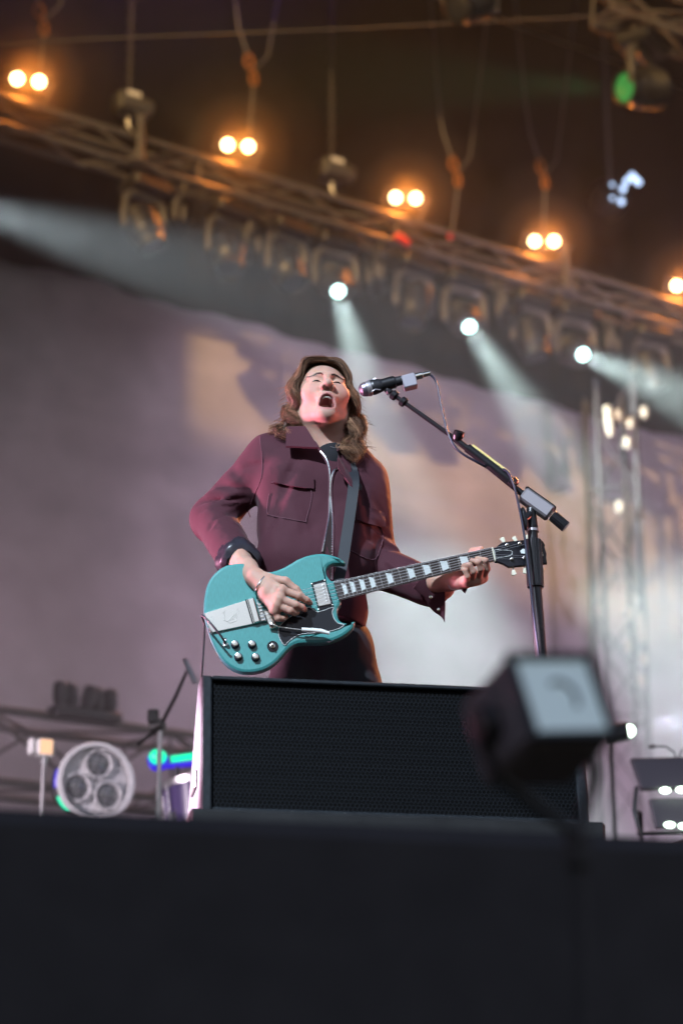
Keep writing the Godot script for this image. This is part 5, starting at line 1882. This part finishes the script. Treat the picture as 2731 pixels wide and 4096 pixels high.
	for i in 9:
		var f := i / 8.0
		var ring := []
		for k in 28:
			var a := TAU * k / 28.0
			var rr := 0.058 + 0.010 * sin(PI * f) + 0.0035 * sin(a * 3.0 + f * 5.0) + 0.0025 * sin(a * 7.0 - f * 4.0 + 1.0) + 0.0018 * sin(a * 13.0 + f * 9.0)
			if i == 8:
				rr -= 0.012
			ring.append(cb * V(cos(a) * rr, -0.022 + 0.072 * f + 0.006 * sin(a * 2.0), sin(a) * rr))
		rings.append(ring)
	var cm := MB.new()
	cm.sheet(rings, 0.003, true)
	add.call("turned_cuff", cm, M.lining)
	# its hanging tail below the wrist
	var tl := MB.new()
	var tb: Vector3 = J.cuR + V(-0.035, -0.055, 0.03)
	tl.sheet([[tb + V(-0.02, 0.03, 0), tb + V(0.02, 0.02, 0.02), tb + V(0.05, 0.0, 0.05)], [tb + V(0.0, -0.01, 0.01), tb + V(0.03, -0.02, 0.035), tb + V(0.07, -0.035, 0.075)], [tb + V(0.04, -0.045, 0.04), tb + V(0.06, -0.055, 0.06), tb + V(0.088, -0.062, 0.09)]], 0.004)
	add.call("cuff_tail", tl, M.maroon_cloth)
	# left cuff hangs open: a flared sheet with two buttons
	var cu: Vector3 = J.cuL
	var q0: Array = J.cuffL
	var hang := []
	var topa := cu + V(-0.085, -0.020, 0.045)
	for i in 9:
		var f := i / 8.0
		var row := []
		for k in 9:
			var u := k / 8.0
			var t: Vector3 = topa.lerp(q0[4] + V(0, 0, -0.01), u) + V(0, 0.03 * sin(PI * u), 0.012 * sin(PI * u))
			var bt: Vector3 = q0[0].lerp(q0[2], pow(u, 0.8)) if u < 0.999 else q0[2]
			var e: Vector3 = t.lerp(bt, f)
			if u > 0.5:
				e.x = lerpf(e.x, q0[3].x, 0.7 * (u - 0.5) * 2.0 * sin(PI * f * 0.9))
			row.append(e + V(0, 0, 0.012 * sin(u * 6.0 + f * 3.0) * f))
		hang.append(row)
	var hm := MB.new()
	hm.sheet(hang, 0.004, false, V(0, 0, 1))
	var hc: MeshInstance3D = add.call("open_cuff", hm, M.maroon_cloth)
	for q in [hang[5][3], hang[7][5]]:
		var bt := MB.new()
		bt.lathe([[0.0045, -0.002], [0.0055, 0.002], [0.0, 0.003]], along(q + V(0, 0, 0.002), V(0.1, -0.1, 1)), 10)
		add.call("button", bt, M.silver, hc)
	var hk := MB.new()
	var pt := LHP(455, 720)
	hk.sheet([[LHP(370, 700), LHP(420, 690), LHP(470, 745)], [LHP(385, 745), LHP(425, 740), LHP(462, 775)], [LHP(420, 790), LHP(437, 800), LHP(442, 808)]], 0.004)
	add.call("cuff_corner", hk, M.maroon_cloth)
	# chain bracelet on the left wrist, bangle on the right, rings
	var ch := MB.new()
	ch.tube(spline([LHP(228, 610), LHP(245, 690), LHP(280, 755), LHP(330, 768), LHP(378, 715)], 5), 0.0011, 5)
	add.call("chain_bracelet", ch, M.silver)
	var bg := MB.new()
	bg.tube(spline(J.bracelet, 6), 0.0034, 7)
	add.call("bangle", bg, M.silver)
	for q in [J.rring, J.lring]:
		var rg := MB.new()
		var mid: Vector3 = q[0].lerp(q[1], 0.5) + V(0, 0, 0.011)
		rg.tube(spline([q[0], mid, q[1]], 6), 0.0026 if q == J.rring else 0.0015, 6)
		add.call("ring", rg, M.silver)
	# trousers
	var tp := []
	for s in [[J.hipR, V(-0.23, 0.45, 0.06), V(-0.27, 0.07, -0.03)], [J.hipL, V(0.13, 0.44, 0.02), V(0.19, 0.07, -0.08)]]:
		tp.append(cap(s[0] + V(0, 0.03, 0), s[1], 0.086, 0.066, 0.03))
		tp.append(cap(s[1], s[2], 0.068, 0.055, 0.03))
	tp.append(cap(J.hip + V(-0.065, 0.02, 0), J.hip + V(0.055, 0.02, 0), 0.094, 0.092, 0.05))
	tp.append(cap(J.hip + V(0.0, -0.04, 0.06), J.hip + V(0.01, -0.12, 0.06), 0.04, 0.03, 0.04))
	var tm2 := MB.new()
	nets(tm2, tp, V(-0.40, 0.02, -0.2), V(0.33, 0.96, 0.2), 0.011, null, func(p: Vector3, d: float) -> float: return d + 0.006 * cloth_noise.get_noise_3dv(p * 90.0))
	add.call("trousers", tm2, M.denim)
	for g in [V(-0.27, 0.0, -0.03), V(0.19, 0.0, -0.08)]:
		var sh := MB.new()
		var bo := [cap(g + V(0, 0.05, -0.04), g + V(0, 0.038, 0.15), 0.046, 0.036, 0.02), cap(g + V(0, 0.06, -0.02), g + V(0, 0.13, -0.01), 0.046, 0.048, 0.03)]
		nets(sh, bo, g + V(-0.08, 0.002, -0.12), g + V(0.08, 0.2, 0.22), 0.01)
		add.call("boot", sh, M.leather)

func LHP(x: float, y: float) -> Vector3:
	# a point near the left wrist, measured from the wrist in hand widths
	return J.wrL + V((x - 260.0) * 0.000266, (640.0 - y) * 0.000285, 0.03)
# ---------------------------------------------------------------- guitar
func poly(key: String, per := 0) -> PackedVector2Array:
	var src: Array = GP[key]
	var out := PackedVector2Array()
	for p in (spline(src, per, true) if per > 0 else src):
		out.append(p - Vector2(-0.2, 0.85))
	return out

func g3(p: Vector2, z: float) -> Vector3:
	return V(p.x + 0.2, p.y - 0.85, z)

func guitar() -> void:
	var teal := mat("teal_paint", lin(0.062, 0.325, 0.31), 0.34, 0.0, 0.5)
	teal.albedo_texture = noise_tex(0.05, 4, 51, Color(0.80, 0.80, 0.80), Color(1, 1, 1), 512)
	teal.uv1_triplanar = true
	teal.uv1_scale = V(26, 1.6, 6)
	teal.clearcoat_enabled = true
	teal.clearcoat = 1.0
	teal.clearcoat_roughness = 0.07
	mat("guard_black", lin(0.016, 0.017, 0.02), 0.12, 0.0, 0.5)
	mat("guard_white", lin(0.7, 0.7, 0.68), 0.3)
	mat("nickel", lin(0.86, 0.83, 0.75), 0.25, 1.0)
	grain(mat("rosewood", lin(0.055, 0.034, 0.028), 0.55), 0.6, 1.0, 30.0, 52)
	mat("pearl", lin(0.66, 0.70, 0.68), 0.25)
	mat("head_black", lin(0.012, 0.012, 0.016), 0.18)
	mat("cream", lin(0.72, 0.70, 0.55), 0.35)
	mat("knob_black", lin(0.015, 0.013, 0.03), 0.25)
	mat("string_steel", lin(0.7, 0.7, 0.72), 0.3, 1.0)
	mat("handle_cream", lin(0.74, 0.76, 0.70), 0.3)
	mat("strap_black", lin(0.011, 0.013, 0.018), 0.6)
	mat("engraving", lin(0.40, 0.39, 0.36), 0.4, 0.6)
	mat("logo_gold", lin(0.75, 0.72, 0.55), 0.35)
	var t := thing("electric_guitar", "teal double-horned electric guitar with chrome tailpiece held by the singer", "guitar", V(-0.2, 0.85, 0.25))
	var I := Transform3D()
	var m := MB.new()
	m.prism(poly("body", 3), I, -0.036, 0.0, 0.009, 0.006)
	part("body", m, M.teal_paint, t)
	m = MB.new()
	m.prism(poly("guard", 3), I, 0.0008, 0.0032, 0.0008)
	var gd := part("pickguard", m, M.guard_black, t)
	m = MB.new()
	var gl := []
	for p in poly("guard", 3):
		gl.append(V(p.x, p.y, 0.0026))
	gl.append(gl[0])
	m.tube(gl, 0.0011, 5, false)
	part("guard_edge", m, M.guard_white, gd)
	# neck from heel to nut, fretboard on it
	var b0: Vector2 = GP.board[0]
	var b1: Vector2 = GP.board[1]
	var n0: Vector2 = GP.nut[1]
	var n1: Vector2 = GP.nut[2]
	m = MB.new()
	m.prism(PackedVector2Array([b0 - Vector2(-0.2, 0.85), n0 - Vector2(-0.2, 0.85), n1 - Vector2(-0.2, 0.85), b1 - Vector2(-0.2, 0.85)]), I, 0.006, 0.0125, 0.0012)
	var fb := part("fretboard", m, M.rosewood, t)
	m = MB.new()
	var rows := []
	for i in 13:
		var f := i / 12.0
		var a := b0.lerp(n0, f)
		var b := b1.lerp(n1, f)
		var row := []
		for k in 11:
			var u := k / 10.0
			var p := a.lerp(b, u)
			row.append(g3(p, 0.006 - 0.024 * sqrt(maxf(0.0, 1.0 - pow(2 * u - 1, 2)))))
		rows.append(row)
	m.sheet(rows, 0.0, false, V(0, -0.3, -1))
	part("neck", m, M.teal_paint, t)
	var bnd := MB.new()
	bnd.rod(g3(b1, 0.0085), g3(n1, 0.0085), 0.0016, 6)
	bnd.rod(g3(b0, 0.0085), g3(n0, 0.0085), 0.0016, 6)
	part("binding", bnd, M.guard_white, fb)
	var across := (b1 - b0).normalized()
	for q in GP.frets:
		var f: float = clampf((q - b0).dot(n0 - b0) / (n0 - b0).length_squared(), 0.0, 1.0)
		var a := b0.lerp(n0, f)
		var b := b1.lerp(n1, f)
		m = MB.new()
		m.rod(g3(a, 0.0128), g3(b, 0.0128), 0.0011, 6)
		part("fret", m, M.nickel, fb)
	for i in GP.inlays.size():
		var q: Vector2 = GP.inlays[i]
		var f: float = (q - (b0 + b1) / 2).dot((n0 + n1) / 2 - (b0 + b1) / 2) / ((n0 + n1) / 2 - (b0 + b1) / 2).length_squared()
		var dir := (n0 - b0).normalized()
		var w := b0.lerp(n0, f).distance_to(b1.lerp(n1, f)) * 0.34
		var hl := lerpf(0.0055, 0.0125, f)
		var c := ((b0 + b1) / 2).lerp((n0 + n1) / 2, f)
		var pl := PackedVector2Array()
		for e in [[-1.0, -1.0, 1.0], [1.0, -1.0, 0.72], [1.0, 1.0, 0.72], [-1.0, 1.0, 1.0]]:
			pl.append(c + dir * hl * e[0] + across * w * e[1] * e[2] - Vector2(-0.2, 0.85))
		m = MB.new()
		m.prism(pl, I, 0.0121, 0.0130)
		part("inlay", m, M.pearl, fb)
	# headstock
	m = MB.new()
	m.prism(poly("head"), I, -0.006, 0.0085, 0.0012)
	var hd := part("headstock", m, M.head_black, t)
	m = MB.new()
	m.prism(poly("nut"), I, 0.006, 0.0155, 0.0008)
	part("nut", m, M.cream, t)
	m = MB.new()
	var tg := []
	for p in spline(GP.guardtruss, 5):
		tg.append(g3(p, 0.0095))
	tg.append(tg[0])
	m.tube(tg, 0.0010, 5, false)
	part("truss_cover_edge", m, M.guard_white, hd)
	m = MB.new()
	m.prism(poly("diamond"), I, 0.0086, 0.0094)
	part("crown_inlay", m, M.pearl, hd)
	var tx := TextMesh.new()
	tx.text = "Gibson"
	var fnt := SystemFont.new()
	fnt.font_names = PackedStringArray(["Droid Serif"])
	fnt.font_italic = true
	fnt.font_weight = 700
	tx.font = fnt
	tx.font_size = 32
	tx.pixel_size = 0.038 / 100.0
	tx.depth = 0.0008
	var lg := part("logo", tx, M.logo_gold, hd)
	var l0: Vector2 = GP.logo[0]
	var l1: Vector2 = GP.logo[1]
	var ld := (l1 - l0).normalized()
	lg.transform = Transform3D(Basis(V(ld.x, ld.y, 0), V(-ld.y, ld.x, 0), V(0, 0, 1)), g3((l0 + l1) / 2, 0.0093))
	for i in 6:
		var p: Vector2 = GP.posts[i]
		m = MB.new()
		m.lathe([[0.0055, 0.0], [0.0055, 0.002], [0.0032, 0.003], [0.0032, 0.012], [0.0, 0.0125]], Transform3D(Basis(V(1, 0, 0), PI / 2), g3(p, 0.0085)), 12)
		var tn := part("tuner", m, M.nickel, hd)
		var q: Vector2 = GP.pegs[i]
		var d := (q - p).normalized()
		m = MB.new()
		m.rod(g3(p + d * 0.012, 0.0), g3(q - d * 0.006, 0.0), 0.0022, 7)
		part("tuner_shaft", m, M.nickel, tn)
		m = MB.new()
		var s := Vector2(-d.y, d.x)
		m.prism(PackedVector2Array([q - d * 0.008 - s * 0.0045, q - d * 0.008 + s * 0.0045, q + d * 0.007 + s * 0.0078, q + d * 0.009, q + d * 0.007 - s * 0.0078]), Transform3D(Basis(), V(0.2, -0.85, 0)), -0.0035, 0.0035, 0.0012, 0.0012)
		part("tuner_button", m, M.cream, tn)
	# pickup
	m = MB.new()
	m.prism(poly("pframe"), I, 0.0006, 0.006, 0.001)
	var pf := part("pickup_frame", m, M.guard_black, t)
	m = MB.new()
	m.prism(poly("pcover"), I, 0.005, 0.0105, 0.0015)
	var pc := part("pickup_cover", m, M.nickel, t)
	for p in GP.poles:
		m = MB.new()
		m.lathe([[0.0028, 0.0], [0.0028, 0.0012], [0.0, 0.0016]], Transform3D(Basis(V(1, 0, 0), PI / 2), g3(p, 0.0105)), 9)
		part("pole_screw", m, M.zip_metal, pc)
	for p in poly("pframe"):
		m = MB.new()
		m.lathe([[0.0022, 0.0], [0.0022, 0.001], [0.0, 0.0014]], Transform3D(Basis(V(1, 0, 0), PI / 2), V(p.x, p.y, 0.006).lerp(V(0.143, 0.056, 0.006), 0.09)), 8)
		part("frame_screw", m, M.nickel, pf)
	# tailpiece, bridge, vibrato
	m = MB.new()
	m.prism(poly("tail"), I, 0.0008, 0.007, 0.0015)
	var tp := part("tailpiece", m, M.nickel, t)
	m = MB.new()
	m.prism(poly("tailtop"), I, 0.006, 0.014, 0.003)
	part("tailpiece_roller", m, M.nickel, tp)
	var gr := MB.new()
	var c0: Vector2 = GP.tailtop[0]
	var c1: Vector2 = GP.tailtop[3]
	gr.rod(g3(c0 + Vector2(-0.004, 0), 0.0085), g3(c1 + Vector2(-0.004, 0), 0.0085), 0.0022, 6)
	part("tailpiece_slot", gr, M.guard_black, tp)
	# engraved lyre and name on the plate
	var en := MB.new()
	var tc := Vector2(-0.325, 0.838)
	var td := Vector2(0.951, 0.309)
	var tn2 := Vector2(-0.309, 0.951)
	var E := func(x: float, y: float) -> Vector3:
		return g3(tc + td * x + tn2 * y, 0.0072)
	en.tube([E.call(-0.022, -0.004), E.call(-0.006, -0.020), E.call(0.012, -0.018), E.call(0.022, -0.002), E.call(0.030, 0.008), E.call(0.028, 0.016), E.call(0.022, 0.014)], 0.0005, 4)
	en.tube([E.call(-0.022, -0.004), E.call(-0.014, 0.010), E.call(-0.018, 0.018), E.call(-0.010, 0.020)], 0.0005, 4)
	for k in 6:
		en.rod(E.call(-0.016 + k * 0.004, -0.012 + k * 0.002), E.call(0.016 + k * 0.002, -0.010 + k * 0.004), 0.00035, 4)
	part("engraved_lyre", en, M.engraving, tp)
	var tx2: TextMesh = tx.duplicate()
	tx2.pixel_size = 0.040 / 100.0
	tx2.depth = 0.0005
	var nm := part("engraved_name", tx2, M.engraving, tp)
	nm.transform = Transform3D(Basis(V(0.32, -0.947, 0), V(0.947, 0.32, 0), V(0, 0, 1)), g3(Vector2(-0.376, 0.818), 0.0071))
	m = MB.new()
	m.prism(poly("bridge"), I, 0.004, 0.011, 0.002)
	var br := part("bridge", m, M.steel, t)
	for k in 6:
		var f := (k + 0.5) / 6.0
		var a: Vector2 = GP.bridge[0].lerp(GP.bridge[3], f)
		var b: Vector2 = GP.bridge[1].lerp(GP.bridge[2], f)
		m = MB.new()
		m.box(Transform3D(Basis(V(0, 0, 1), 0.3), g3(a.lerp(b, 0.4), 0.012)), V(0.011, 0.0062, 0.004), 0.001)
		part("saddle", m, M.nickel, br)
	m = MB.new()
	m.prism(poly("vib"), I, 0.006, 0.0115, 0.002)
	var vb := part("vibrato_plate", m, M.nickel, t)
	var ap := []
	for p in spline(GP.arm, 4):
		ap.append(g3(p, 0.022))
	ap[0] = g3(GP.arm[0], 0.014)
	m = MB.new()
	m.tube(ap, 0.0023, 7)
	m.lathe([[0.0075, 0.0], [0.0075, 0.006], [0.004, 0.008], [0.0, 0.009]], Transform3D(Basis(V(1, 0, 0), PI / 2), g3(GP.arm[0], 0.0115)), 14)
	var va := part("vibrato_arm", m, M.nickel, vb)
	var hp := []
	for p in GP.handle:
		hp.append(g3(p, 0.024))
	m = MB.new()
	m.tube(hp, [0.0058, 0.0064, 0.0068, 0.0050], 10)
	part("arm_handle", m, M.handle_cream, vb)
	# knobs, toggle, jack
	for p in GP.knobs:
		m = MB.new()
		var kx := Transform3D(Basis(V(1, 0, 0), PI / 2), g3(p, 0.0005))
		m.lathe([[0.0125, 0.0], [0.0125, 0.003], [0.0105, 0.005], [0.0095, 0.013], [0.0085, 0.014]], kx, 20)
		for k in 12:
			var a := TAU * k / 12.0
			m.box(kx * Transform3D(Basis(Vector3.UP, -a), V(cos(a) * 0.0105, 0.008, sin(a) * 0.0105)), V(0.0012, 0.008, 0.0012))
		var kb := part("knob", m, M.knob_black, t)
		m = MB.new()
		m.lathe([[0.0088, 0.0139], [0.006, 0.0148], [0.0, 0.0152]], kx, 18)
		part("knob_cap", m, M.nickel, kb)
	var tgp: Vector2 = GP.toggle[0]
	var kx := Transform3D(Basis(V(1, 0, 0), PI / 2), g3(tgp, 0.0005))
	m = MB.new()
	m.lathe([[0.0165, 0.0], [0.0165, 0.002], [0.0, 0.0022]], kx, 24)
	var sw := part("switch_plate", m, M.guard_black, t)
	m = MB.new()
	m.lathe([[0.0072, 0.002], [0.0072, 0.006], [0.005, 0.0065], [0.004, 0.004]], kx, 16)
	m.tube([g3(tgp, 0.004), g3(tgp + Vector2(0.002, -0.003), 0.018)], [0.0018, 0.0032], 8)
	part("switch_lever", m, M.nickel, sw)
	m = MB.new()
	m.lathe([[0.0, 0.0], [0.008, 0.0], [0.008, 0.003], [0.0055, 0.004], [0.0055, 0.022], [0.0, 0.023]], Transform3D(Basis(V(1, 0, 0), 1.15), g3(GP.jack[0], 0.0005)), 14)
	part("jack_socket", m, M.nickel, t)
	# strings from the bridge over pickup and nut to the tuner posts
	var order := [2, 1, 0, 3, 4, 5]
	for k in 6:
		var f := (k + 0.5) / 6.0
		var a: Vector2 = GP.bridge[0].lerp(GP.bridge[3], f)
		var e: Vector2 = n0.lerp(n1, 0.1 + 0.8 * (k / 5.0))
		var po: Vector2 = GP.posts[[0, 1, 2, 5, 4, 3][k]]
		m = MB.new()
		m.tube([g3(a, 0.0145), g3(e, 0.0160), g3(po, 0.0135)], lerpf(0.00075, 0.0005, k / 5.0), 4, false)
		part("string", m, M.string_steel, t)
	# strap to the upper horn
	m = MB.new()
	var r0 := []
	var r1 := []
	var sp := spline(J.strap, 6)
	for i in sp.size():
		var p: Vector3 = sp[i]
		var q := press(coat, p, fold)
		if q.z > p.z - 0.004:
			p = q + V(0, -0.002, 0.006)
		r0.append(p + V(-0.017, -0.002, 0.0) - V(-0.2, 0.85, 0.25))
		r1.append(p + V(0.017, 0.002, -0.002) - V(-0.2, 0.85, 0.25))
	m.sheet([r0, r1], 0.003)
	part("strap", m, M.strap_black, t)
	var fe := MB.new()
	var q0 := line_on([J.flatend[0], J.flatend[1], J.flatend[2]], 0.008, 3)
	var q1 := line_on([J.flatend[4] + V(-0.01, 0.03, 0), J.flatend[4], J.flatend[3]], 0.008, 3)
	for i in q0.size():
		q0[i] -= V(-0.2, 0.85, 0.25)
		q1[i] -= V(-0.2, 0.85, 0.25)
	fe.sheet([q0, q1], 0.003)
	part("strap_end", fe, M.strap_black, t)
	# the lead
	m = MB.new()
	m.tube(spline(J.gcable, 6), 0.0034, 7)
	single("guitar_lead", m, M.cable_black, "black guitar lead looping from the jack down behind the wedge speaker", "cable")

# ---------------------------------------------------------------- microphone, its stand and cable
func mic_set() -> void:
	grain(mat("stand_black", lin(0.022, 0.021, 0.024), 0.32, 0.3, 0.5), 0.8, 1.0, 9.0, 61)
	mat("mic_black", lin(0.016, 0.015, 0.018), 0.42, 0.0, 0.5)
	mat("mesh_steel", lin(0.22, 0.2, 0.24), 0.4, 0.8)
	mat("grey_box", lin(0.28, 0.26, 0.30), 0.5)
	mat("tape_yellow", lin(0.75, 0.62, 0.25), 0.5)
	mat("clutch_metal", lin(0.45, 0.42, 0.44), 0.32, 0.7)
	mat("cable_blue", lin(0.02, 0.022, 0.045), 0.4)
	var foot: Vector3 = J.pole[4] + (J.pole[4] - J.pole[2]) * 1.93
	foot.y = 0.0
	var t := thing("microphone_stand", "tall black microphone stand with a long boom and yellow tape", "microphone stand", foot)
	var R := func(p: Vector3) -> Vector3: return p - foot
	var m := MB.new()
	m.tube([V(0, 0.01, 0), R.call(J.pole[3] + V(0.0, 0.0, 0))], 0.0175, 16)
	part("lower_tube", m, M.stand_black, t)
	m = MB.new()
	m.tube([R.call(J.pole[3] + (J.pole[3] - J.pole[2]) * 0.05), R.call(J.pole[2].lerp(J.pole[3], 0.0))], [0.0245, 0.0225], 18)
	for k in 14:
		var a := TAU * k / 14.0
		var d := V(cos(a), 0, sin(a)) * 0.0235
		m.tube([R.call(J.pole[3]) + d, R.call(J.pole[2]) + d], 0.0018, 4)
	part("grip_sleeve", m, M.stand_black, t)
	m = MB.new()
	m.tube([R.call(J.pole[2]), R.call(J.pole[1])], 0.0145, 14)
	m.tube([R.call(J.pole[1]), R.call(J.pole[1].lerp(J.pole[0], 0.5))], 0.017, 14)
	part("upper_tube", m, M.stand_black, t)
	m = MB.new()
	m.lathe([[0.0185, -0.004], [0.0185, 0.004]], along(R.call(J.pole[1].lerp(J.pole[2], 0.25)), J.pole[1] - J.pole[2]), 16)
	part("collar", m, M.clutch_metal, t)
	m = MB.new()
	m.lathe([[0.0, 0.03], [0.03, 0.03], [0.14, 0.012], [0.145, 0.0], [0.0, 0.0]], Transform3D(), 28)
	part("base", m, M.stand_black, t)
	# boom parts
	var b: Array = J.boom
	m = MB.new()
	m.tube([R.call(b[0]), R.call(b[2])], 0.0068, 12)
	part("boom_rod", m, M.stand_black, t)
	m = MB.new()
	m.tube([R.call(b[2].lerp(b[1], 0.02)), R.call(b[4])], 0.0098, 12)
	m.tube([R.call(b[2].lerp(b[3], 0.22)), R.call(b[3].lerp(b[4], 0.15))], 0.0145, 12)
	var bt := part("boom_tube", m, M.stand_black, t)
	m = MB.new()
	var bd: Vector3 = (b[3] - b[2]).normalized()
	var upv := V(bd.y, -bd.x, 0) * -0.0135
	m.tube([R.call(b[2].lerp(b[3], 0.26)) + upv + V(0, 0, 0.007), R.call(b[2].lerp(b[3], 0.92)) + upv + V(0, 0, 0.007)], 0.0045, 7)
	part("yellow_tape", m, M.tape_yellow, bt)
	m = MB.new()
	m.lathe([[0.0, -0.012], [0.014, -0.012], [0.017, 0.0], [0.016, 0.012], [0.0, 0.014]], along(R.call(J.knob) + V(0.003, 0.006, 0.008), V(0.3, 0.8, 0.6)), 14)
	part("boom_knob", m, M.stand_black, bt)
	for e in [[0.03, 0.0125], [0.17, 0.0125]]:
		m = MB.new()
		m.lathe([[e[1], -0.009], [e[1] + 0.003, -0.006], [e[1] + 0.003, 0.006], [e[1], 0.009]], along(R.call(b[0].lerp(b[2], e[0] + 0.03)), b[2] - b[0]), 14)
		part("boom_ring", m, M.stand_black, t)
	m = MB.new()
	m.lathe([[0.0105, 0.0], [0.0175, 0.004], [0.0175, 0.02], [0.0105, 0.024]], along(R.call(b[3].lerp(b[4], 0.0)), b[4] - b[3]), 14)
	part("boom_ring", m, M.stand_black, t)
	# clutch block, wing nut, counterweight end
	m = MB.new()
	var k0: Vector3 = J.clutch[0]
	var k1: Vector3 = J.clutch[1]
	var kb := along((k0 + k1) / 2, k1 - k0)
	m.box(Transform3D(kb.basis, R.call(kb.origin)), V(0.044, k0.distance_to(k1) * 0.95, 0.040), 0.006)
	part("clutch_block", m, M.clutch_metal, t)
	m = MB.new()
	m.box(Transform3D(kb.basis, R.call(kb.origin) + V(0.012, 0.018, -0.004)), V(0.012, k0.distance_to(k1), 0.034), 0.004)
	part("clutch_cover", m, M.stand_black, t)
	m = MB.new()
	m.tube([R.call(k1.lerp(b[5], 0.05)), R.call(b[5])], 0.0165, 18)
	for k in 16:
		var a := TAU * k / 16.0
		var x := along(Vector3.ZERO, b[5] - k1).basis
		var d := (x.x * cos(a) + x.z * sin(a)) * 0.0165
		m.tube([R.call(k1.lerp(b[5], 0.15)) + d, R.call(b[5]) + d], 0.0013, 4)
	part("boom_grip", m, M.stand_black, t)
	m = MB.new()
	m.ball(R.call((J.wing[0] + J.wing[1]) / 2), V(0.011, 0.038, 0.010), 12, Basis(V(0, 0, 1), 0.12))
	m.tube([R.call((J.wing[0] + J.wing[1]) / 2), R.call(J.pole[0]) + V(0.004, -0.01, 0)], 0.012, 10)
	part("wing_nut", m, M.stand_black, t)
	m = MB.new()
	m.tube([R.call(J.pole[1].lerp(J.pole[0], 0.4)), R.call(J.pole[0] + V(0.004, 0.0, 0.0)), R.call((k0 + k1) / 2 + V(-0.006, -0.012, 0))], [0.017, 0.016, 0.013], 12)
	part("clutch_neck", m, M.stand_black, t)
	# clip that holds the microphone
	var a0: Vector3 = J.mic[0]
	var a1: Vector3 = J.mic[1]
	var md := (a1 - a0).normalized()
	m = MB.new()
	var gr: Vector3 = a0.lerp(a1, 0.42)
	m.tube([R.call(b[0]), R.call(b[0]) + V(-0.008, 0.008, 0), R.call(gr) + V(0, -0.018, 0)], [0.012, 0.011, 0.008], 10)
	m.lathe([[0.0155, -0.022], [0.0185, -0.02], [0.0195, 0.02], [0.0165, 0.024]], along(R.call(gr), md), 16)
	part("microphone_clip", m, M.stand_black, t)
	# microphone
	var c := thing("microphone", "black vocal microphone with a steel mesh head beside the singer's mouth", "microphone", a0)
	var mx := along(Vector3.ZERO, md)
	var ln := a0.distance_to(a1)
	m = MB.new()
	m.lathe([[0.0, -0.012], [0.012, -0.010], [0.020, -0.002], [0.0225, 0.008], [0.0225, 0.016]], mx, 22)
	part("mesh_head", m, M.mesh_steel, c)
	m = MB.new()
	m.lathe([[0.0232, 0.012], [0.0245, 0.016], [0.0245, 0.024], [0.0230, 0.027]], mx, 22)
	part("head_ring", m, M.clutch_metal, c)
	m = MB.new()
	m.lathe([[0.0225, 0.026], [0.0240, 0.034], [0.0215, 0.052], [0.0165, 0.066], [0.0150, 0.085], [0.0135, ln * 0.78], [0.0125, ln * 0.80]], mx, 22)
	part("handle", m, M.mic_black, c)
	for k in 3:
		var bw := MB.new()
		var a := TAU * k / 3.0 + 0.6
		bw.tube([mx * V(cos(a) * 0.0235, 0.02, sin(a) * 0.0235), mx * V(cos(a + 0.3) * 0.0255, 0.034, sin(a + 0.3) * 0.0255), mx * V(cos(a) * 0.0225, 0.050, sin(a) * 0.0225)], 0.0022, 6)
		part("guard_bow", bw, M.clutch_metal, c)
	m = MB.new()
	m.lathe([[0.0105, ln * 0.80], [0.0105, ln * 0.99], [0.0085, ln * 1.0], [0.0075, ln * 1.12], [0.0, ln * 1.12]], mx, 16)
	part("plug", m, M.nickel, c)
	m = MB.new()
	m.box(Transform3D(mx.basis, mx * V(0.012, ln * 0.76, 0)), V(0.042, 0.042, 0.036), 0.003)
	part("transmitter_box", m, M.grey_box, c)
	m = MB.new()
	m.tube(spline(J.cable, 6), 0.0036, 8)
	single("microphone_cable", m, M.cable_blue, "dark blue microphone cable wound round the boom and hanging down the stand", "cable")

func more_materials() -> void:
	grain(mat("fixture_plum", lin(0.20, 0.155, 0.165), 0.55), 0.8, 1.0, 6.0, 31)
	var pg := mat("sky_glow_glass", lin(0.76, 0.82, 0.84), 0.3, 0.0, 0.6)
	pg.emission_enabled = true  # faint glow stands in for sky reflected in the glass
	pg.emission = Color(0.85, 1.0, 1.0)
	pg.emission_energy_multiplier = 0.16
	mat("reflection_tone", lin(0.10, 0.11, 0.13), 0.15)  # dark colour of the reflection drawn on the lamp glass
	mat("silver_plate", lin(0.70, 0.71, 0.70), 0.4, 0.1)
	mat("lens_grey", lin(0.12, 0.13, 0.13), 0.1, 0.0, 0.7)
	mat("drum_violet", lin(0.07, 0.05, 0.14), 0.25)
	mat("tower_paint", lin(0.05, 0.047, 0.05), 0.6)
	mat("can_cream", lin(0.42, 0.36, 0.27), 0.5)
	mat("desk_grey", lin(0.05, 0.042, 0.05), 0.5)
	var hr := mat("hair", Color(1, 1, 1), 0.5, 0.0, 0.35)
	hr.vertex_color_use_as_albedo = true
	mat("hair_dark", lin(0.06, 0.035, 0.025), 0.5)
	mat("leather", lin(0.02, 0.018, 0.018), 0.4)
	var tpm := mat("tee_print", lin(0.5, 0.45, 0.5), 0.85)
	tpm.albedo_texture = noise_tex(0.05, 2, 71, Color(0.03, 0.03, 0.04), Color(0.30, 0.05, 0.05))
	tpm.uv1_triplanar = true
	tpm.uv1_scale = Vector3.ONE * 14.0

func _ready() -> void:
	setup_view()
	materials()
	more_materials()
	setting()
	outside_lamps()
	rigging()
	lamp_tower()
	fill_speaker()
	front_lamp()
	box_lamp(V(-1.42, 1.59, -4.19), 0.9)
	par_lamp(V(-1.15, 1.385, -4.05), V(0.42, -0.12, 1.0), 0.9)
	drum_corner()
	desk_corner()
	joints()
	singer()
	guitar()
	mic_set()
